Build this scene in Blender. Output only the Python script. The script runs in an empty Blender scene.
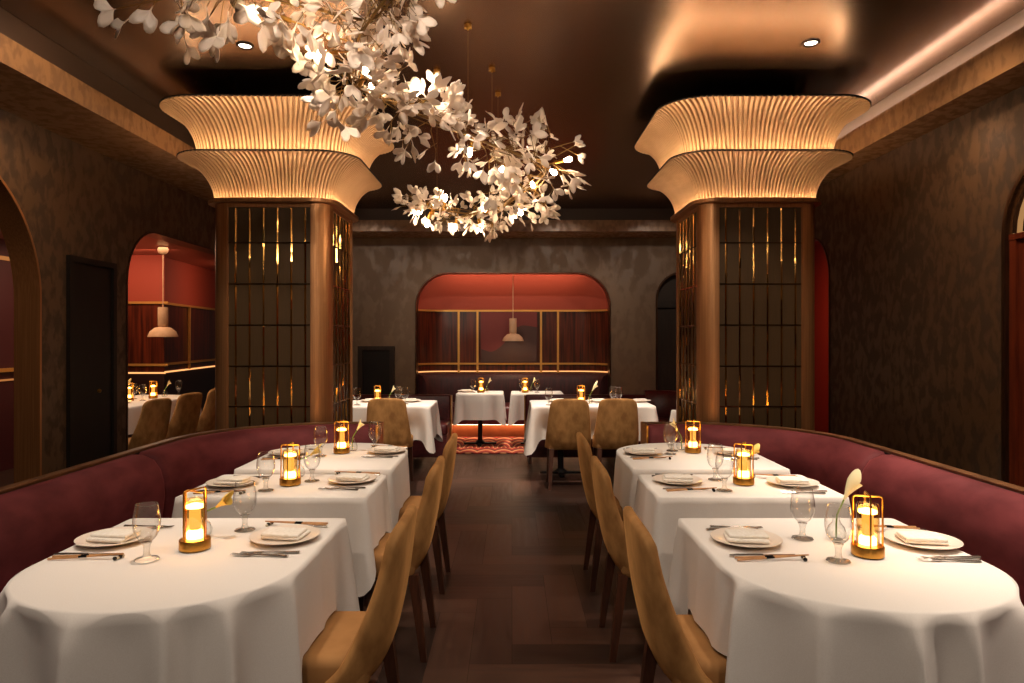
import bpy, bmesh, math, random
from mathutils import Vector, Matrix
random.seed(7)
R = math.radians
PI = math.pi
scene = bpy.context.scene
col = scene.collection
EYE = 1.45
F = 683.0


def P(px, py, Y):
    """world point seen at pixel (px, py) of the photograph at distance Y"""
    return Vector(((px - 512) * Y / F, Y, EYE - (py - 338) * Y / F))


# ------------------------------------------------------------------ materials
def lin(c):
    c = c / 255.0
    return c / 12.92 if c <= 0.04045 else ((c + 0.055) / 1.055) ** 2.4


def rgb(r, g, b):
    return (lin(r), lin(g), lin(b), 1.0)


def new_mat(name):
    m = bpy.data.materials.new(name)
    m.use_nodes = True
    nt = m.node_tree
    return m, nt, nt.nodes['Principled BSDF']


def mat(name, c, rough=0.5, metal=0.0, spec=0.5, sheen=0.0, coat=0.0, emit=None, estr=0.0):
    m, nt, b = new_mat(name)
    b.inputs['Base Color'].default_value = c
    b.inputs['Roughness'].default_value = rough
    b.inputs['Metallic'].default_value = metal
    b.inputs['Specular IOR Level'].default_value = spec
    b.inputs['Sheen Weight'].default_value = sheen
    b.inputs['Coat Weight'].default_value = coat
    if emit:
        b.inputs['Emission Color'].default_value = emit
        b.inputs['Emission Strength'].default_value = estr
    return m


def N(nt, kind, **kw):
    n = nt.nodes.new(kind)
    for k, v in kw.items():
        if k in n.inputs:
            n.inputs[k].default_value = v
        else:
            setattr(n, k, v)
    return n


def coords(nt, scale=(1, 1, 1), rot=(0, 0, 0), kind='Object'):
    t = nt.nodes.new('ShaderNodeTexCoord')
    mp = nt.nodes.new('ShaderNodeMapping')
    mp.inputs['Scale'].default_value = scale
    mp.inputs['Rotation'].default_value = rot
    nt.links.new(t.outputs[kind], mp.inputs['Vector'])
    return mp.outputs['Vector']


def ramp(nt, fac, stops):
    r = nt.nodes.new('ShaderNodeValToRGB')
    e = r.color_ramp.elements
    while len(e) < len(stops):
        e.new(0.5)
    for el, (p, c) in zip(e, stops):
        el.position = p
        el.color = c
    nt.links.new(fac, r.inputs['Fac'])
    return r.outputs['Color']


def bump(nt, b, h, strength=0.3, dist=0.01):
    n = N(nt, 'ShaderNodeBump')
    n.inputs['Strength'].default_value = strength
    n.inputs['Distance'].default_value = dist
    nt.links.new(h, n.inputs['Height'])
    nt.links.new(n.outputs['Normal'], b.inputs['Normal'])


def noisy(name, c1, c2, scale=(1, 1, 1), nscale=8.0, lo=0.35, hi=0.65, rough=0.6, metal=0.0, sheen=0.0, bstr=0.0, detail=4.0,
          bdist=0.004, spec=0.5, coat=0.0, r2=None, rot=(0, 0, 0)):
    m, nt, b = new_mat(name)
    v = coords(nt, scale, rot)
    n = N(nt, 'ShaderNodeTexNoise')
    n.inputs['Scale'].default_value = nscale
    n.inputs['Detail'].default_value = detail
    nt.links.new(v, n.inputs['Vector'])
    c = ramp(nt, n.outputs['Fac'], [(lo, c1), (hi, c2)])
    nt.links.new(c, b.inputs['Base Color'])
    b.inputs['Roughness'].default_value = rough
    if r2 is not None:
        rr = ramp(nt, n.outputs['Fac'], [(lo, (rough,) * 3 + (1,)), (hi, (r2,) * 3 + (1,))])
        nt.links.new(rr, b.inputs['Roughness'])
    b.inputs['Metallic'].default_value = metal
    b.inputs['Sheen Weight'].default_value = sheen
    b.inputs['Sheen Tint'].default_value = tuple(min(1, x * 2.2) for x in c2[:3]) + (1,)
    b.inputs['Specular IOR Level'].default_value = spec
    b.inputs['Coat Weight'].default_value = coat
    if bstr:
        bump(nt, b, n.outputs['Fac'], bstr, bdist)
    return m


def emat(name, c, s):
    m = bpy.data.materials.new(name)
    m.use_nodes = True
    nt = m.node_tree
    nt.nodes.clear()
    o = nt.nodes.new('ShaderNodeOutputMaterial')
    e = nt.nodes.new('ShaderNodeEmission')
    e.inputs['Color'].default_value = c
    e.inputs['Strength'].default_value = s
    nt.links.new(e.outputs[0], o.inputs[0])
    return m


def thin_glass(name, tint=(1, 1, 1, 1), refl=1.0, ior=1.5, edge=0.45):
    m = bpy.data.materials.new(name)
    m.use_nodes = True
    nt = m.node_tree
    nt.nodes.clear()
    o = nt.nodes.new('ShaderNodeOutputMaterial')
    tr = nt.nodes.new('ShaderNodeBsdfTransparent')
    tr.inputs['Color'].default_value = tint
    gl = nt.nodes.new('ShaderNodeBsdfGlossy')
    gl.inputs['Roughness'].default_value = 0.02
    gl.inputs['Color'].default_value = (refl, refl, refl, 1)
    lw = nt.nodes.new('ShaderNodeLayerWeight')
    lw.inputs['Blend'].default_value = 0.5
    pw = nt.nodes.new('ShaderNodeMath')
    pw.operation = 'POWER'
    pw.inputs[1].default_value = 2.6
    nt.links.new(lw.outputs['Facing'], pw.inputs[0])
    fr = nt.nodes.new('ShaderNodeMath')
    fr.operation = 'MULTIPLY_ADD'
    fr.inputs[1].default_value = 0.85
    fr.inputs[2].default_value = ((ior - 1) / (ior + 1)) ** 2 * 1.6
    nt.links.new(pw.outputs[0], fr.inputs[0])
    tm = nt.nodes.new('ShaderNodeMixRGB')
    tm.inputs['Color1'].default_value = tint
    tm.inputs['Color2'].default_value = (tint[0] * edge, tint[1] * edge, tint[2] * edge, 1)
    nt.links.new(pw.outputs[0], tm.inputs['Fac'])
    nt.links.new(tm.outputs[0], tr.inputs['Color'])
    mx = nt.nodes.new('ShaderNodeMixShader')
    nt.links.new(fr.outputs[0], mx.inputs[0])
    nt.links.new(tr.outputs[0], mx.inputs[1])
    nt.links.new(gl.outputs[0], mx.inputs[2])
    nt.links.new(mx.outputs[0], o.inputs[0])
    return m


M = {}


def make_plaster(name, dark, light, rough=0.55, scale=7.0):
    """suede-effect wall: vertical brushed mottling of two tones"""
    m, nt, b = new_mat(name)
    v = coords(nt, (1.0, 1.0, 0.62))
    n1 = N(nt, 'ShaderNodeTexNoise')
    n1.inputs['Scale'].default_value = scale
    n1.inputs['Detail'].default_value = 3.0
    n1.inputs['Roughness'].default_value = 0.5
    n1.inputs['Distortion'].default_value = 0.3
    nt.links.new(v, n1.inputs['Vector'])
    n2 = N(nt, 'ShaderNodeTexNoise')
    n2.inputs['Scale'].default_value = 1.3
    n2.inputs['Detail'].default_value = 3.0
    nt.links.new(v, n2.inputs['Vector'])
    add = N(nt, 'ShaderNodeMath', operation='MULTIPLY_ADD')
    nt.links.new(n2.outputs['Fac'], add.inputs[0])
    add.inputs[1].default_value = 0.35
    nt.links.new(n1.outputs['Fac'], add.inputs[2])
    c = ramp(nt, add.outputs[0], [(0.60, dark), (0.74, light)])
    nt.links.new(c, b.inputs['Base Color'])
    rr = ramp(nt, add.outputs[0], [(0.60, (rough + .1,) * 3 + (1,)), (0.74, (rough - .12,) * 3 + (1,))])
    nt.links.new(rr, b.inputs['Roughness'])
    bump(nt, b, n1.outputs['Fac'], 0.15, 0.004)
    return m


M['wall'] = make_plaster('brown_suede_plaster', rgb(63, 45, 31), rgb(86, 62, 41), 0.55, 13.0)
M['beam'] = make_plaster('bronze_suede_plaster', rgb(122, 88, 58), rgb(142, 103, 68), 0.5, 15.0)
M['wall_back'] = make_plaster('grey_brown_plaster', rgb(102, 78, 56), rgb(110, 85, 61), 0.6, 8.0)
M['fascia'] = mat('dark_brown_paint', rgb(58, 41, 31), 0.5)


def make_ceiling():
    m, nt, b = new_mat('lacquered_bronze_ceiling')
    v = coords(nt, (10.0, 0.5, 1.0))
    n = N(nt, 'ShaderNodeTexNoise')
    n.inputs['Scale'].default_value = 2.2
    n.inputs['Detail'].default_value = 3.0
    nt.links.new(v, n.inputs['Vector'])
    c = ramp(nt, n.outputs['Fac'], [(0.3, rgb(126, 96, 72)), (0.7, rgb(130, 99, 74))])
    nt.links.new(c, b.inputs['Base Color'])
    b.inputs['Metallic'].default_value = 0.93
    b.inputs['Roughness'].default_value = 0.25
    bump(nt, b, n.outputs['Fac'], 0.02, 0.004)
    return m


M['ceiling'] = make_ceiling()


def make_plank(name, c1, c2, alongx):
    m, nt, b = new_mat(name)
    v = coords(nt, (2.0, 22.0, 1) if alongx else (22.0, 2.0, 1))
    n = N(nt, 'ShaderNodeTexNoise')
    n.inputs['Scale'].default_value = 1.5
    n.inputs['Detail'].default_value = 6.0
    nt.links.new(v, n.inputs['Vector'])
    c = ramp(nt, n.outputs['Fac'], [(0.3, c1), (0.7, c2)])
    nt.links.new(c, b.inputs['Base Color'])
    rr = ramp(nt, n.outputs['Fac'], [(0.3, (0.30,) * 3 + (1,)), (0.7, (0.42,) * 3 + (1,))])
    nt.links.new(rr, b.inputs['Roughness'])
    bump(nt, b, n.outputs['Fac'], 0.12, 0.002)
    return m


tones = [(rgb(54, 36, 29), rgb(72, 49, 38)), (rgb(68, 46, 37), rgb(90, 62, 48)), (rgb(42, 28, 23), rgb(56, 38, 30))]
planks = [make_plank('dark_oak_%s' % 'abcdef'[i], *tones[i % 3], i < 3) for i in range(6)]
M['floor_gap'] = mat('floor_seam', rgb(18, 11, 9), 0.7)
M['floor_plain'] = noisy('dark_oak_plain', rgb(44, 29, 23), rgb(62, 41, 31), (2, 16, 1), 2, rough=0.4)


def make_carpet():
    m, nt, b = new_mat('red_scallop_carpet')
    t = nt.nodes.new('ShaderNodeTexCoord')
    sx = N(nt, 'ShaderNodeSeparateXYZ')
    nt.links.new(t.outputs['Object'], sx.inputs[0])

    def mth(op, a, bb=None):
        n = N(nt, 'ShaderNodeMath', operation=op)
        for i, x in enumerate((a, bb)):
            if x is None:
                continue
            if isinstance(x, (int, float)):
                n.inputs[i].default_value = x
            else:
                nt.links.new(x, n.inputs[i])
        return n.outputs[0]
    W = 0.22
    xx = mth('FRACT', mth('ADD', mth('DIVIDE', sx.outputs[0], W), 100.0))
    xx = mth('SUBTRACT', xx, 0.5)
    yy = mth('FRACT', mth('ADD', mth('DIVIDE', sx.outputs[1], 1.05), 100.3))
    d = mth('SQRT', mth('ADD', mth('POWER', xx, 2.0), mth('POWER', mth('MULTIPLY', yy, 1.0), 2.0)))
    ring = mth('FRACT', mth('MULTIPLY', d, 4.2))
    c = ramp(nt, ring, [(0.0, rgb(150, 40, 26)), (0.42, rgb(188, 62, 38)), (0.5, rgb(232, 160, 110)), (0.72, rgb(232, 160, 110)), (0.80, rgb(104, 24, 18))])
    nt.links.new(c, b.inputs['Base Color'])
    b.inputs['Roughness'].default_value = 0.9
    return m


M['carpet'] = make_carpet()
M['cloth'] = noisy('white_linen', rgb(230, 221, 212), rgb(236, 228, 220), (1, 1, 1), 320, rough=0.9, bstr=0.06, bdist=0.0006, sheen=0.1)
M['napkin'] = noisy('napkin_linen', rgb(232, 222, 208), rgb(242, 235, 224), (1, 1, 1), 80, rough=0.9, bstr=0.1, bdist=0.001)
M['velvet'] = noisy('ochre_velvet', rgb(140, 97, 54), rgb(180, 131, 78), (1, 1, .6), 14, lo=0.36, hi=0.62, rough=0.8, sheen=0.5, detail=7, bstr=0.05, spec=0.2)
M['velvet_seat'] = noisy('ochre_velvet_seat', rgb(146, 103, 60), rgb(168, 122, 74), (1, 1, 1), 7, rough=0.8, sheen=0.4, spec=0.2)
M['burgundy'] = noisy('burgundy_velvet', rgb(88, 34, 37), rgb(116, 52, 55), (1, 1, 2.0), 5, rough=0.72, sheen=0.5, detail=6, spec=0.25)
M['leather'] = noisy('burgundy_leather', rgb(70, 20, 24), rgb(88, 28, 30), (1, 1, 1), 30, rough=0.38, bstr=0.05)
M['rail'] = noisy('walnut_rail', rgb(92, 60, 38), rgb(120, 80, 50), (2, 2, 14), 4, rough=0.35)
M['plinth'] = mat('black_plinth', rgb(24, 16, 14), 0.6)
M['leg'] = noisy('walnut_leg', rgb(62, 33, 21), rgb(92, 52, 32), (14, 14, 1.5), 4, rough=0.4)
M['brass'] = mat('brushed_brass', rgb(190, 140, 66), 0.34, 1.0)
M['twig'] = mat('antique_brass_twig', rgb(128, 96, 52), 0.45, 0.9)
M['brass_lantern'] = mat('satin_brass', rgb(205, 150, 70), 0.34, 1.0)
M['gold_rail'] = mat('gold_trim', rgb(222, 166, 86), 0.42, 0.55)


def make_bronze():
    m, nt, b = new_mat('brushed_bronze')
    v = coords(nt, (40, 40, 0.6))
    n = N(nt, 'ShaderNodeTexNoise')
    n.inputs['Scale'].default_value = 3
    n.inputs['Detail'].default_value = 3
    nt.links.new(v, n.inputs['Vector'])
    nt.links.new(ramp(nt, n.outputs['Fac'], [(0.3, rgb(156, 108, 68)), (0.7, rgb(184, 130, 84))]), b.inputs['Base Color'])
    b.inputs['Metallic'].default_value = 0.72
    b.inputs['Roughness'].default_value = 0.38
    return m


M['bronze'] = make_bronze()
M['bronze_dark'] = noisy('dark_bronze', rgb(74, 54, 42), rgb(98, 72, 55), (30, 30, 2), 3, rough=0.3, metal=0.85)
M['rib'] = noisy('bronze_rib_paint', rgb(204, 162, 120), rgb(212, 171, 128), (1, 1, 1), 6, rough=0.42, metal=0.3)
M['black'] = mat('black_paint', rgb(14, 10, 9), 0.7, spec=0.2)
M['tile'] = noisy('ribbed_brown_glass', rgb(64, 47, 28), rgb(76, 56, 33), (60, 60, 1), 4, rough=0.35, spec=0.6, bstr=0.15, bdist=0.002)
M['mirror_strip'] = mat('bevelled_gold_mirror', rgb(206, 164, 100), 0.09, 1.0)
M['gridline'] = mat('dark_bronze_line', rgb(120, 90, 60), 0.15, 1.0)
M['led'] = emat('warm_led_strip', (1.0, 0.71, 0.43, 1), 31.0)
M['led_faint'] = emat('amber_ledge_led', (1.0, 0.36, 0.10, 1), .32)
M['led_soft'] = emat('warm_led_strip_soft', (1.0, 0.42, 0.14, 1), 1.1)
M['led_kick'] = emat('warm_kick_led', (1.0, 0.58, 0.32, 1), 10.0)
M['red'] = mat('terracotta_plaster', rgb(160, 66, 44), 0.7)
M['red_dim'] = mat('oxblood_plaster', rgb(150, 44, 34), 0.6)
M['mahogany'] = noisy('mahogany_panel', rgb(48, 17, 10), rgb(104, 42, 22), (14, 14, 0.6), 2.2, rough=0.3, coat=0.0, detail=5)
M['art1'] = mat('art_burgundy', rgb(120, 46, 40), 0.6)
M['art2'] = mat('art_umber', rgb(74, 46, 38), 0.6)
M['art3'] = mat('art_plum', rgb(96, 44, 44), 0.6)
M['porcelain'] = mat('porcelain', rgb(238, 222, 206), 0.32, coat=0.2)
M['leaf'] = mat('porcelain_leaf', rgb(240, 218, 198), 0.45)
M['bulb'] = emat('warm_bulb', (1.0, 0.80, 0.55, 1), 26.0)
M['candle'] = emat('candle_glow', (1.0, 0.56, 0.16, 1), 16.0)
M['candle_tube'] = emat('candle_tube_glow', (1.0, 0.46, 0.12, 1), 1.1)
M['amber'] = thin_glass('amber_glass', (1.0, 0.78, 0.42, 1), 1.0)
M['glass'] = thin_glass('clear_glass', (0.97, 0.97, 0.96, 1), 1.0, 1.45)
M['steel'] = mat('cutlery_steel', rgb(210, 200, 190), 0.24, 0.95)
M['chop'] = noisy('chopstick_wood', rgb(168, 116, 70), rgb(196, 142, 90), (1, 1, 1), 40, rough=0.5)
M['black_gloss'] = mat('black_lacquer', rgb(16, 13, 12), 0.2)
M['bone'] = mat('bone_ceramic', rgb(205, 190, 165), 0.3)
M['petal'] = mat('lily_petal', rgb(250, 238, 190), 0.5)
M['petal_yellow'] = mat('lily_yellow_petal', rgb(246, 214, 110), 0.5)
M['green'] = mat('stem_green', rgb(110, 140, 50), 0.5)
M['lampwhite'] = noisy('plaster_lamp', rgb(214, 170, 132), rgb(226, 184, 146), (1, 1, 1), 12, rough=0.7)
M['lamp_glow'] = emat('pendant_bulb', (1.0, 0.75, 0.48, 1), 9.0)
M['iron'] = mat('black_iron', rgb(22, 19, 18), 0.45, 0.6)
M['door_dark'] = noisy('espresso_door', rgb(38, 27, 19), rgb(48, 34, 24), (8, 8, 1), 3, rough=0.55, spec=.3)
M['redwood'] = noisy('red_wood', rgb(78, 30, 16), rgb(104, 42, 22), (14, 14, 1), 3, rough=0.3)
M['downlight'] = emat('downlight_lens', (1.0, 0.86, 0.68, 1), 22.0)
M['transom'] = emat('lit_transom_glass', (1.0, 0.50, 0.18, 1), 0.3)


# ------------------------------------------------------------------ mesh builder
class MB:
    def __init__(s):
        s.v, s.f, s.mi = [], [], []

    def add(s, verts, faces, mi=0):
        b = len(s.v)
        s.v += [tuple(x) for x in verts]
        for f in faces:
            s.f.append(tuple(b + i for i in f))
            s.mi.append(mi)
        return s

    def box(s, x0, x1, y0, y1, z0, z1, mi=0, mtx=None):
        vs = [Vector((x, y, z)) for x in (x0, x1) for y in (y0, y1) for z in (z0, z1)]
        if mtx:
            vs = [mtx @ v for v in vs]
        return s.add(vs, [(0, 1, 3, 2), (4, 6, 7, 5), (0, 4, 5, 1), (2, 3, 7, 6), (0, 2, 6, 4), (1, 5, 7, 3)], mi)

    def rbox(s, cx, cy, cz, sx, sy, sz, bev=0.02, seg=3, mi=0, mtx=None):
        bm = bmesh.new()
        bmesh.ops.create_cube(bm, size=1.0)
        for v in bm.verts:
            v.co = Vector((v.co.x * sx, v.co.y * sy, v.co.z * sz))
        bmesh.ops.bevel(bm, geom=bm.edges[:], offset=bev, segments=seg, profile=0.5, affect='EDGES')
        bm.verts.index_update()
        vs = [v.co + Vector((cx, cy, cz)) for v in bm.verts]
        if mtx:
            vs = [mtx @ v for v in vs]
        s.add(vs, [[v.index for v in f.verts] for f in bm.faces], mi)
        bm.free()
        return s

    def lathe(s, prof, seg=24, c=(0, 0, 0), mi=0, mtx=None, close=False):
        vs, fs = [], []
        n = len(prof)
        for k in range(seg):
            a = 2 * PI * k / seg
            for r, z in prof:
                vs.append(Vector((c[0] + r * math.cos(a), c[1] + r * math.sin(a), c[2] + z)))
        for k in range(seg):
            k2 = (k + 1) % seg
            for i in range(n if close else n - 1):
                j = (i + 1) % n
                fs.append((k * n + i, k2 * n + i, k2 * n + j, k * n + j))
        if mtx:
            vs = [mtx @ v for v in vs]
        return s.add(vs, fs, mi)

    def tube(s, pts, rad, seg=8, mi=0, caps=True):
        pts = [Vector(p) for p in pts]
        n = len(pts)
        rs = rad if isinstance(rad, (list, tuple)) else [rad] * n
        vs, fs = [], []
        ref = None
        for i, p in enumerate(pts):
            d = (pts[min(i + 1, n - 1)] - pts[max(i - 1, 0)])
            d = d.normalized() if d.length > 1e-9 else Vector((0, 0, 1))
            if ref is None:
                ref = d.orthogonal().normalized()
            ref = (ref - d * ref.dot(d))
            ref = ref.normalized() if ref.length > 1e-6 else d.orthogonal().normalized()
            bi = d.cross(ref)
            for k in range(seg):
                a = 2 * PI * k / seg
                vs.append(p + (ref * math.cos(a) + bi * math.sin(a)) * rs[i])
        for i in range(n - 1):
            for k in range(seg):
                k2 = (k + 1) % seg
                fs.append((i * seg + k, i * seg + k2, (i + 1) * seg + k2, (i + 1) * seg + k))
        if caps:
            fs.append(tuple(reversed(range(seg))))
            fs.append(tuple((n - 1) * seg + k for k in range(seg)))
        return s.add(vs, fs, mi)

    def sweep(s, path, prof, closed=False, caps=True, mi=0, endshrink=0.0, cz=None):
        """path: 2-D points; prof: closed loop of (offset to the left of travel, z)"""
        path = [Vector(p) for p in path]
        n = len(path)
        nor = []
        for i in range(n):
            if closed:
                a, b = path[i - 1], path[(i + 1) % n]
                d0, d1 = (path[i] - a), (b - path[i])
            else:
                d0 = path[i] - path[i - 1] if i else path[1] - path[0]
                d1 = path[i + 1] - path[i] if i < n - 1 else path[-1] - path[-2]
            d0, d1 = d0.normalized(), d1.normalized()
            t = (d0 + d1).normalized()
            k = 1.0 / max(0.5, t.dot(d0))
            nor.append(Vector((-t.y, t.x)) * k)
        m = len(prof)
        md = sum(p[0] for p in prof) / m
        mz = sum(p[1] for p in prof) / m
        vs, fs = [], []
        for i in range(n):
            sh = 1.0
            if endshrink and not closed and i in (0, n - 1):
                sh = 1.0 - endshrink
            for d, z in prof:
                dd, zz = md + (d - md) * sh, mz + (z - mz) * sh
                q = path[i] + nor[i] * dd
                vs.append((q.x, q.y, zz))
        for i in range(n if closed else n - 1):
            i2 = (i + 1) % n
            for k in range(m):
                k2 = (k + 1) % m
                fs.append((i * m + k, i * m + k2, i2 * m + k2, i2 * m + k))
        if caps and not closed:
            fs.append(tuple(range(m)))
            fs.append(tuple(reversed([(n - 1) * m + k for k in range(m)])))
        return s.add(vs, fs, mi)

    def build(s, name, mats, parent=None, loc=(0, 0, 0), sharp=35, fix=True):
        me = bpy.data.meshes.new(name)
        me.from_pydata(s.v, [], s.f)
        if not isinstance(mats, (list, tuple)):
            mats = [mats]
        for m in mats:
            me.materials.append(m)
        for p, i in zip(me.polygons, s.mi):
            p.material_index = i
            p.use_smooth = True
        if fix:
            bm = bmesh.new()
            bm.from_mesh(me)
            bmesh.ops.recalc_face_normals(bm, faces=bm.faces[:])
            bm.to_mesh(me)
            bm.free()
        me.set_sharp_from_angle(angle=R(sharp))
        o = bpy.data.objects.new(name, me)
        col.objects.link(o)
        o.location = loc
        if parent:
            o.parent = parent
        return o


def tag(o, label=None, cat=None, group=None, kind=None):
    if label:
        o['label'] = label
    if cat:
        o['category'] = cat
    if group:
        o['group'] = group
    elif 'group' in o and group is not None:
        del o['group']
    if kind:
        o['kind'] = kind
    return o


def thing(name, label, cat, loc=(0, 0, 0), rz=0.0, group=None):
    o = bpy.data.objects.new(name, None)
    o.empty_display_size = 0.1
    col.objects.link(o)
    o.location = loc
    o.rotation_euler = (0, 0, rz)
    return tag(o, label, cat, group)


KIDS = {}


def kids(o):
    if o.name not in KIDS:
        KIDS[o.name] = [c for c in col.objects if c.parent == o]
    return KIDS[o.name]


def dup(root, loc=None, rz=None, label=None, group=None, cat=None):
    c = root.copy()
    col.objects.link(c)
    if loc is not None:
        c.location = loc
    if rz is not None:
        c.rotation_euler = (0, 0, rz)
    tag(c, label, cat, group)
    for ch in kids(root):
        d = ch.copy()
        col.objects.link(d)
        d.parent = c
        for g in kids(ch):
            e = g.copy()
            col.objects.link(e)
            e.parent = d
    return c


def struct(o):
    o['kind'] = 'structure'
    return o


# ------------------------------------------------------------------ the room
CEIL = 3.25
XL, XR, YB = -3.30, 3.00, 10.08
WT = 0.16


def zopen(u, a0, a1, r, zt):
    if u < a0 + r:
        return zt - r + math.sqrt(max(0.0, r * r - (a0 + r - u) ** 2))
    if u > a1 - r:
        return zt - r + math.sqrt(max(0.0, r * r - (u - a1 + r) ** 2))
    return zt


def us_of(a0, a1, r, n=14):
    us = [a0 + r - r * math.cos(PI / 2 * i / n) for i in range(n + 1)]
    us += [a1 - r + r * math.sin(PI / 2 * i / n) for i in range(n + 1)]
    out = []
    for u in sorted(us):
        if not out or u - out[-1] > 1e-5:
            out.append(u)
    return out


def wall(name, axis, const, thick, u0, u1, z1, openings, m):
    """wall in the plane axis=const, thick outwards, running u0..u1, with door-like openings (a0, a1, r, ztop)"""
    mb = MB()

    def pt(u, w, z):
        return (const + w, u, z) if axis == 'x' else (u, const + w, z)
    spans, cur = [], u0
    for (a0, a1, r, zt) in sorted(openings):
        if a0 > cur:
            spans.append((cur, a0, None))
        us = us_of(a0, a1, r)
        for ua, ub in zip(us, us[1:]):
            spans.append((ua, ub, (a0, a1, r, zt)))
        cur = a1
    if cur < u1:
        spans.append((cur, u1, None))
    for ua, ub, op in spans:
        za = 0.0 if op is None else zopen(ua, *op)
        zb = 0.0 if op is None else zopen(ub, *op)
        v = [pt(ua, 0, za), pt(ub, 0, zb), pt(ub, 0, z1), pt(ua, 0, z1), pt(ua, thick, za), pt(ub, thick, zb), pt(ub, thick, z1), pt(ua, thick, z1)]
        fs = [(0, 1, 2, 3), (5, 4, 7, 6), (3, 2, 6, 7)]
        if op is not None:
            fs.append((0, 4, 5, 1))
        mb.add(v, fs)
    for (a0, a1, r, zt) in openings:
        for a in (a0, a1):
            mb.add([pt(a, 0, 0), pt(a, thick, 0), pt(a, thick, zt - r), pt(a, 0, zt - r)], [(0, 1, 2, 3)])
    return struct(mb.build(name, m))


def arch_trim(name, axis, const, w0, w1, op, t, m):
    """metal lining of an opening, t thick, spanning the depth w0..w1"""
    a0, a1, r, zt = op
    us = us_of(a0, a1, r, 18)
    pts = [(a0, 0.0)] + [(u, zopen(u, *op)) for u in us] + [(a1, 0.0)]
    mb = MB()
    cu, cz = (a0 + a1) / 2, 0.8
    inner = []
    n = len(pts)
    for i, (u, z) in enumerate(pts):
        if i == 0:
            nu, nz = 1, 0
        elif i == n - 1:
            nu, nz = -1, 0
        else:
            du, dz = pts[i + 1][0] - pts[i - 1][0], pts[i + 1][1] - pts[i - 1][1]
            L = math.hypot(du, dz) or 1
            nu, nz = dz / L, -du / L
        inner.append((u + nu * t, z + nz * t))

    def pt(u, w, z):
        return (const + w, u, z) if axis == 'x' else (u, const + w, z)
    vs, fs = [], []
    for (u, z), (ui, zi) in zip(pts, inner):
        vs += [pt(u - (ui - u) * .0, w0, z), pt(ui, w0, zi), pt(ui, w1, zi), pt(u, w1, z)]
    for i in range(n - 1):
        for k in range(4):
            k2 = (k + 1) % 4
            fs.append((i * 4 + k, i * 4 + k2, (i + 1) * 4 + k2, (i + 1) * 4 + k))
    mb.add(vs, fs)
    return struct(mb.build(name, m))


# floor: herringbone parquet (pattern of one surface)
mb = MB()
mb.box(XL - 0.2, XR + 0.2, -3.0, 12.0, -0.06, -0.002, 6)
W_, L_ = 0.19, 0.76
x0, x1, y0, y1 = XL, XR, 0.3, 10.1
for i in range(-60, 90):
    for j in range(-14, 15):
        ox, oy = i * W_ + j * L_, i * W_ - j * L_
        for (ax, ay, bx, by, hor) in ((ox, oy, ox + L_, oy + W_, 1), (ox, oy + W_, ox + W_, oy + W_ + L_, 0)):
            ax, bx = max(ax, x0), min(bx, x1)
            ay, by = max(ay, y0), min(by, y1)
            if bx - ax < 0.01 or by - ay < 0.01:
                continue
            g = 0.0008
            mb.add([(ax + g, ay + g, 0), (bx - g, ay + g, 0), (bx - g, by - g, 0), (ax + g, by - g, 0)], [(0, 1, 2, 3)],
                   random.randrange(3) + (0 if hor else 3))
struct(mb.build('floor', planks + [M['floor_gap']], fix=False))
struct(MB().box(-8.0, XL - 0.2, 0.0, 12.0, -0.06, 0.0).build('floor_side_room', M['floor_plain']))
struct(MB().box(XR + 0.2, 5.5, 0.0, 12.0, -0.06, 0.0).build('floor_side_hall', M['floor_plain']))

struct(MB().box(XL - 0.2, XR + 0.2, -3.2, YB + 0.3, CEIL, CEIL + 0.1).build('ceiling', M['ceiling']))
OP_L1 = (3.82 - .957, 3.82 + .957, .956, 2.68)
OP_L2 = (5.84, 8.65, .5, 2.43)
OP_R1 = (3.725 - .445, 3.725 + .445, .444, 2.525)
OP_R2 = (6.44, 8.65, .45, 2.47)
OP_N = (-1.43, 1.46, .5, 2.424)
OP_B = (2.12, 2.92, .39, 2.43)
wall('wall_left', 'x', XL, -WT, -3.0, YB + 0.2, CEIL, [OP_L1, OP_L2], M['wall'])
wall('wall_right', 'x', XR, WT, -3.0, YB + 0.2, CEIL, [OP_R1, OP_R2], M['wall'])
wall('wall_back', 'y', YB, 0.2, XL, XR, CEIL, [OP_N, OP_B], M['wall_back'])
struct(MB().box(XL - 0.2, XR + 0.2, -3.2, -3.0, 0, CEIL).build('wall_rear', M['wall']))
arch_trim('trim_1', 'x', XL, 0.012, -WT - 0.01, OP_L1, 0.02, M['bronze'])
arch_trim('trim_2', 'x', XL, 0.010, -WT - 0.01, OP_L2, 0.014, M['bronze_dark'])
arch_trim('trim_3', 'x', XR, -0.012, WT + 0.01, OP_R1, 0.03, M['bronze_dark'])
arch_trim('trim_4', 'x', XR, -0.010, WT + 0.01, OP_R2, 0.014, M['bronze_dark'])
arch_trim('trim_5', 'y', YB, -0.012, 0.21, OP_N, 0.018, M['bronze_dark'])
arch_trim('trim_6', 'y', YB, -0.012, 0.21, OP_B, 0.03, M['bronze_dark'])

# perimeter beam (soffit) with the plain fascia above it
BX, BZ0, BZ1 = 2.74, 2.93, 3.085


def beam(name, x0, x1, y0, y1, z0, z1, m):
    return struct(MB().box(x0, x1, y0, y1, z0, z1).build(name, m))


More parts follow.
